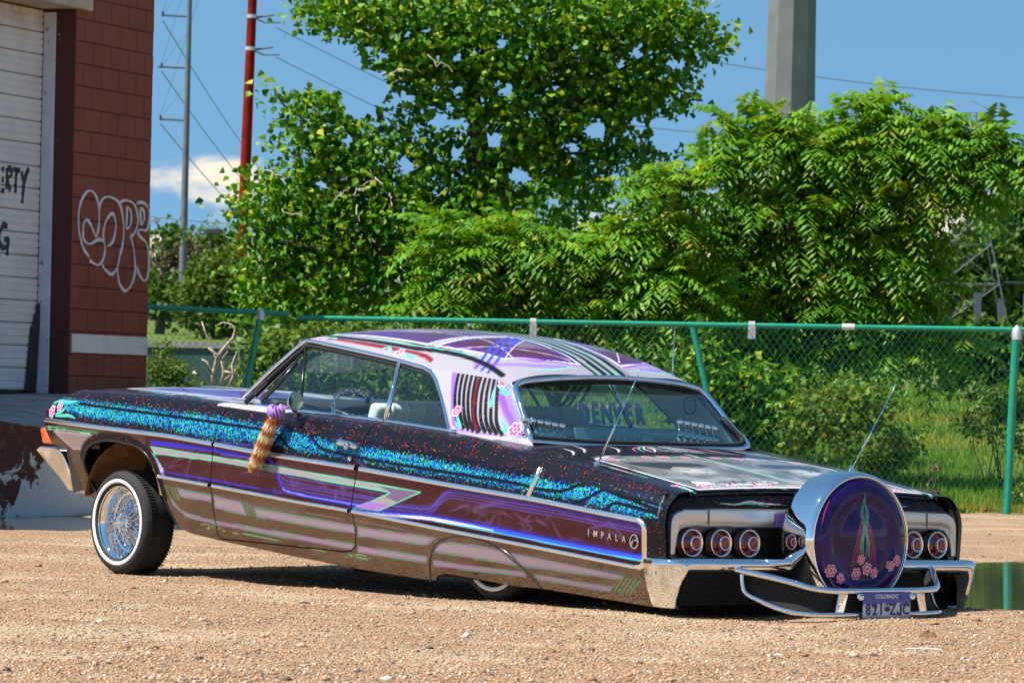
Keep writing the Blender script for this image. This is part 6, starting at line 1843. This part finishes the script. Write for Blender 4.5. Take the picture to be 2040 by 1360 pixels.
mb = MB(); mb.tube([(.55, -.50, .22), (1.5, -.52, .17), (2.4, -.5, .12)], .032, 8); mb.build('exhaust_pipe', simple('rusty_pipe', (.20, .15, .11), .6, .5, var=.4), car)

# ---- wheels
def wheel(u_, w_, z_, sg, full=True, name='wheel'):
    def L(mb, prof, n, closed=False):
        """profile (outward offset, radius) around the axle"""
        return mb.lathe([(sg * a, r_) for a, r_ in prof], n, 'y', (u_, w_, z_), closed)
    nn = 64 if full else 32
    mb = MB(); L(mb, [(.0, .186), (.002, .192), (-.006, .191), (-.018, .178), (-.030, .170), (-.055, .166), (-.075, .160), (-.078, .150), (-.110, .144), (-.112, .128), (-.150, .120), (-.152, .03)], nn)
    root = mb.build(name, M_chrome, car, True, ang=35)
    mb = MB(); L(mb, [(-.012, .186), (.004, .196), (.010, .206), (.014, .230), (.012, .248), (.002, .262), (-.012, .2705), (-.03, .274), (-.09, .276), (-.15, .274), (-.166, .266), (-.176, .245), (-.178, .215), (-.168, .19)], nn)
    mb.build('tyre', M_tyre, root, True)
    mb = MB(); L(mb, [(.0115, .2085), (.0150, .2110), (.0175, .2200), (.0160, .2275), (.0125, .2295)], nn); mb.build('whitewall', M_ww, root, True)
    # tread ribs
    if full:
        mb = MB()
        for k in range(90):
            th = 2 * math.pi * k / 90
            for a0, a1 in ((-.018, -.055), (-.125, -.162)):
                r_ = .2765
                p = [(sg * a0, th), (sg * a1, th + .02), (sg * a1, th + .045), (sg * a0, th + .025)]
                V = []
                for rr in (r_ - .006, r_ + .0015):
                    V += [(u_ + rr * math.sin(q), w_ + a, z_ + rr * math.cos(q)) for a, q in p]
                mb.add(V, [(0, 3, 2, 1), (4, 5, 6, 7), (0, 1, 5, 4), (1, 2, 6, 5), (2, 3, 7, 6), (3, 0, 4, 7)])
        tr = mb.build('tread', M_tyre, root); tr['kind'] = 'stuff'
    # wire spokes: three crossed rows from hub to rim
    mb = MB()
    for row, (ro, ao, ri, ai, ns_, tw) in enumerate(((.150, -.080, .042, -.020, 36, .55), (.148, -.084, .042, -.085, 36, -.55))):
        for k in range(ns_ if full else ns_ // 2):
            th = 2 * math.pi * k / (ns_ if full else ns_ // 2); s2 = tw if k % 2 else -tw
            A1 = (u_ + ro * math.sin(th), w_ + sg * ao, z_ + ro * math.cos(th)); B1 = (u_ + ri * math.sin(th + s2), w_ + sg * ai, z_ + ri * math.cos(th + s2))
            mb.tube([A1, B1], .0024, 4, False)
    sp_ = mb.build('spokes', M_chrome, root); sp_['kind'] = 'stuff'
    mb = MB(); L(mb, [(-.11, .050), (-.03, .048), (-.018, .044), (-.014, .036), (.006, .034), (.014, .028), (.020, .016), (.022, 0)], 24); mb.build('hub', M_chrome, root, True, ang=35)
    mb = MB()
    for k in range(3):
        th = 2 * math.pi * k / 3 + .4
        mb.tube([(u_, w_ + sg * .004, z_), (u_ + .030 * math.sin(th), w_ + sg * .010, z_ + .030 * math.cos(th)), (u_ + .058 * math.sin(th + .25), w_ + sg * .004, z_ + .058 * math.cos(th + .25))], [.016, .012, .007], 8)
    mb.build('knock_off', M_chrome, root, True)
    return root
wheel(0, -.905, .268, -1, True)
wheel(3.023, -.800, .262, -1, False)
wheel(-.02, .90, .262, 1, False)
wheel(3.023, .800, .255, 1, False)

# ---- interior
def ss(mb, pts): return [(p[0], p[1], p[2] + shear(p[1])) for p in pts]
mb = MB(); mb.prism([(1.62, .55), (1.80, .52), (1.96, .90), (1.93, .93), (1.88, .93), (1.80, .70), (1.62, .66)], -.70, .70, lambda a, b_, d: (a, d, b_)); mb.build('front_seat', M_seat, car, True, .03, 3, 50)
mb = MB(); mb.prism([(2.40, .48), (2.66, .44), (2.86, .80), (2.83, .83), (2.76, .83), (2.64, .62), (2.40, .58)], -.64, .64, lambda a, b_, d: (a, d, b_)); mb.build('rear_seat', M_seat, car, True, .03, 3, 50)
mb = MB()
for k in range(13):
    w_ = -.60 + k * .10
    mb.tube([(1.935, w_, .925), (1.955, w_, .90), (1.80, w_, .60)], .012, 6); 
mb.build('seat_piping', M_seat, car, True)
mb = MB(); mb.prism([(1.02, .62), (1.22, .66), (1.24, .90), (1.10, .945), (1.00, .94)], -.74, .74, lambda a, b_, d: (a, d, b_)); mb.build('dashboard', M_dseat, car, True, .02, 2, 50)
for sg in (-1, 1):
    mb = MB(); mb.prism([(1.05, .35), (2.70, .25), (2.70, .775), (2.2, .815), (1.05, .885)], sg * .775, sg * .795, lambda a, b_, d: (a, d, b_)); dp_ = mb.build('inner_door_panel', M_seat, car, bevel=.006)
    mb = MB(); mb.prism([(1.30, .50), (2.40, .42), (2.45, .62), (2.30, .66), (1.30, .74)], sg * .765, sg * .774, lambda a, b_, d: (a, d, b_)); mb.build('panel_insert', M_dseat, dp_, bevel=.004)
    for k in range(4):
        mb = MB(); mb.tube([(2.20 + .12 * k, sg * .772, .76 - .01 * k), (2.24 + .12 * k, sg * .772, .74 - .01 * k)], .014, 6); mb.build('painted_bud', M_pk if k % 2 else M_mint, dp_)
mb = MB(); mb.prism([(2.80, .755), (3.14, .735), (3.14, .70), (2.80, .70)], -.66, .66, lambda a, b_, d: (a, d, b_)); mb.build('parcel_shelf', simple('shelf_trim', (.30, .33, .34), .6, var=.15), car)
# roof lining with painted blossoms
V = []; 
for i in range(24):
    for j in range(16):
        u_ = 1.22 + 1.68 * i / 23; w_ = (-1 + 2 * j / 15) * .60
        V.append((u_, w_, float(roof_z(u_, w_)) - .035 + shear(w_)))
hl = obj('headliner', V, grid_faces(24, 16), simple('headliner_cloth', (.60, .62, .60), .8), car, True)
for (u_, w_, r_) in ((2.72, -.05, .05), (2.55, -.25, .045), (2.78, -.42, .04)):
    zc_ = float(roof_z(u_, w_)) - .042
    mb = MB(); k = 20
    mb.add([(u_, w_, zc_ - .001)] + [(u_ + r_ * (.75 + .25 * math.cos(5 * q)) * math.cos(q), w_ + r_ * (.75 + .25 * math.cos(5 * q)) * math.sin(q), float(roof_z(u_ + r_ * math.cos(q), w_ + r_ * math.sin(q))) - .040) for q in np.linspace(0, 2 * math.pi, k, endpoint=False)], [(0, 1 + i, 1 + (i + 1) % k) for i in range(k)])
    mb.build('painted_blossom', M_mg, hl)
# chain steering wheel
cw = Vector((1.42, -.40, .850)); ax = Vector((.86, 0, .50)).normalized(); e1 = Vector((0, 1, 0)); e2 = ax.cross(e1)
def link_pts(c0, tdir, ndir, a=.021, b_=.012):
    return [c0 + tdir * a * math.cos(q) + ndir * b_ * math.sin(q) for q in np.linspace(0, 2 * math.pi, 12, endpoint=False)]
mb = MB(); n = 30
for k in range(n):
    th = 2 * math.pi * k / n; rad = e1 * math.cos(th) + e2 * math.sin(th); tan = -e1 * math.sin(th) + e2 * math.cos(th)
    mb.tube([tuple(q) for q in link_pts(cw + rad * .165, tan, rad if k % 2 else ax)], .0055, 6, closed=True)
sw = mb.build('steering_wheel', M_chrome, car, True)
mb = MB()
for th in (.3, math.pi - .3, -math.pi / 2): mb.tube([tuple(cw), tuple(cw + (e1 * math.cos(th) + e2 * math.sin(th)) * .16)], .008, 6)
mb.tube([tuple(cw), tuple(cw - ax * .35)], .02, 8); mb.build('spoke', M_chrome, sw, True)
mb = MB(); mb.tube([(1.60, -.50, .93), (1.66, -.50, 1.0)], [.012, .008], 8); mb.build('lever', M_blk, sw, True)
# aerials
def aerial(a, b_, r_=.0035):
    a = Vector(a); b_ = Vector(b_)
    mb = MB(); m1 = a.lerp(b_, .45); mb.tube([tuple(a), tuple(m1), tuple(m1), tuple(b_)], [r_ * 1.4, r_ * 1.3, r_ * .8, r_ * .6], 6)
    o = mb.build('aerial', M_chrome, car, True)
    mb = MB(); mb.lathe([(-.012, .020), (.004, .018), (.016, .010), (.03, .004)], 14, 'z', tuple(a)); mb.build('aerial_base', M_chrome, o, True)
aerial((3.762, -.795, .655), (4.054, -.80, 1.091)); aerial((3.825, .795, .645), (4.124, .80, 1.075)); aerial((2.618, .675, 1.085), (2.603, .70, 1.353), .003)
# chrome horn clusters on the shelf
for (cy, uu0) in ((-.585, 3.10), (.42, 3.09)):
    hc = empty('ornament_tmp'); bpy.data.objects.remove(hc)
    mb = MB(); rj = random.Random(int(cy * 100))
    for k in range(11):
        a = -.11 + .22 * (k % 6) / 5; top = .84 - .006 * k - .03 * (k >= 6)
        mb.tube([(uu0 + rj.uniform(-.015, .02), cy + a, .74), (uu0 + .01, cy + a * 1.05, top)], .006, 6)
        mb.lathe([(0, .006), (.010, .014), (.026, .020), (.036, .018), (.040, .012), (.036, .010)], 12, 'z', (uu0 + .01, cy + a * 1.05, top))
        mb.lathe([(-.03, .008), (-.02, .016), (-.008, .017), (0, .009)], 10, 'z', (uu0 + .012, cy + a * 1.05 + .015, top - .02))
    mb.build('shelf_horns', M_chrome, car, True)
# club plaque behind the rear glass
mb = MB(); 
pq = empty('club_plaque', (0, 0, 0)); pq.parent = None
M_plq = simple('plaque_metal', (.22, .26, .31), .3, .9); M_plq2 = simple('plaque_pale', (.42, .47, .50), .4, .5)
Rz = Matrix.Rotation(-(math.pi / 2 - PHI), 4, 'Z'); Rz.translation = (CARX, CARY, 0)
pq.matrix_world = Rz @ Matrix.Translation((3.075, -.10, .745))
tag(pq, 'cast club plaque with arched lettering behind the rear window glass', 'plaque')
for k, ch in enumerate('DENVER'):
    y0 = -.180 + k * .072; hh_ = .165 + .02 * abs(k - 2.5) * -.6
    place_text('plaque_letter', ch, .104, M_plq, pq, lambda x, y, z, y0=y0, hh_=hh_: (z - .012 * 0 - (y + .05) * .35, y0 + x * .92, .155 - .01 * abs(y0) * 3 + y * 1.35), extrude=.004, bold=.004)
place_text('plaque_lettering', 'CAR CLUB', .062, M_plq, pq, lambda x, y, z: (z + .03, x * 1.0 + .02, .025 + y * .95), extrude=.003, bold=.002)
mb = MB(); mb.box((-.004, -.25, -.02), (.006, .25, .085)); mb.v = [(v[0] + .016 - v[2] * .35, v[1], v[2]) for v in mb.v]; mb.build('backing_plate', M_plq2, pq, bevel=.004)
mb = MB(); mb.box((-.02, -.22, -.012), (.03, -.16, .0)); mb.box((-.02, .16, -.012), (.03, .22, .0)); mb.build('plaque_foot', M_plq, pq)

# ---- ringed fur tail hung from the mirror
ft = empty('fur_tail', (0, 0, 0)); ft.matrix_world = Rz @ Matrix.Translation((1.50, -1.000, .86))
tag(ft, 'ringed ginger and cream fur tail with violet scrunchie hanging from door mirror', 'fur tail')
spine = cat([(0, 0, .01), (-.022, -.006, -.045), (-.055, -.010, -.105), (-.095, -.010, -.170), (-.140, -.006, -.230), (-.172, -.002, -.268)], 8)
rad = np.interp(np.linspace(0, 1, len(spine)), [0, .12, .5, .85, 1], [.014, .030, .036, .028, .006])
mb = MB(); mb.tube([tuple(p) for p in spine], [float(q) * .8 for q in rad], 12)
t = NT('fur'); at = t.attr('tint', 'Color'); M_fur = t.done(t.bsdf(at, .8, spec=.2))
core = mb.build('tail_core', M_fur, ft, True)
def fur_col(s):
    band = .5 + .5 * np.sin(s * 2 * np.pi * 5.2 + .8); q = np.clip((band - .35) / .25, 0, 1)[:, None]
    c = np.array([.42, .115, .022]) * (1 - q) + np.array([.78, .58, .33]) * q
    return c * np.where(s > .93, .55, 1)[:, None]
sv_ = np.repeat(np.linspace(0, 1, len(spine)), 12); set_tint(core.data, fur_col(sv_))
rf_ = np.random.default_rng(77); n = 5200
s_ = rf_.random(n) ** .9; ii = s_ * (len(spine) - 1); i0 = np.minimum(ii.astype(int), len(spine) - 2); fr_ = (ii - i0)[:, None]
c0 = spine[i0] * (1 - fr_) + spine[i0 + 1] * fr_; tg = unit(spine[i0 + 1] - spine[i0]); r_ = np.interp(s_, np.linspace(0, 1, len(rad)), rad)[:, None]
rd = unit(np.cross(tg, rf_.normal(size=(n, 3))))
b0 = c0 + rd * r_ * .75; tip = b0 + unit(tg * 1.3 + rd * (.45 + .3 * rf_.random((n, 1))) + rf_.normal(size=(n, 3)) * .15) * (.026 + .018 * rf_.random((n, 1)))
wd = unit(np.cross(tip - b0, rd + .3 * rf_.normal(size=(n, 3)))) * .0017
P = np.stack([b0 - wd, b0 + wd, tip], 1).reshape(-1, 3)
o = obj('fur', P, np.arange(n * 3).reshape(-1, 3), M_fur, ft); o['kind'] = 'stuff'
cc = fur_col(np.clip(s_ + .02, 0, 1)) * (.75 + .5 * rf_.random((n, 1))); set_tint(o.data, np.repeat(cc, 3, 0))
# scrunchie: ruffled ring
nu_, nv_ = 72, 18; V = []
for i in range(nu_):
    a = 2 * math.pi * i / nu_; ruff = .010 * math.sin(a * 11) 
    for j in range(nv_):
        q = 2 * math.pi * j / nv_; rr = .021 + .007 * math.sin(a * 14 + 2 * q) + .004 * math.sin(a * 23 + q * 3)
        R0 = .028 + rr * math.cos(q)
        V.append((R0 * math.cos(a) * .95, R0 * math.sin(a) * .8, rr * math.sin(q) * 1.25 + ruff * .6 + .012))
F = [(i * nv_ + j, i * nv_ + (j + 1) % nv_, ((i + 1) % nu_) * nv_ + (j + 1) % nv_, ((i + 1) % nu_) * nv_ + j) for i in range(nu_) for j in range(nv_)]
obj('scrunchie', V, F, simple('violet_cloth', (.30, .16, .52), .6, var=.25, scale=60), ft, True)
mb = MB(); mb.tube([(0, .01, .02), (.04, .03, .035), (.075, .045, .05)], .005, 6); mb.build('cord', simple('violet_cord', (.26, .12, .46), .7), ft)
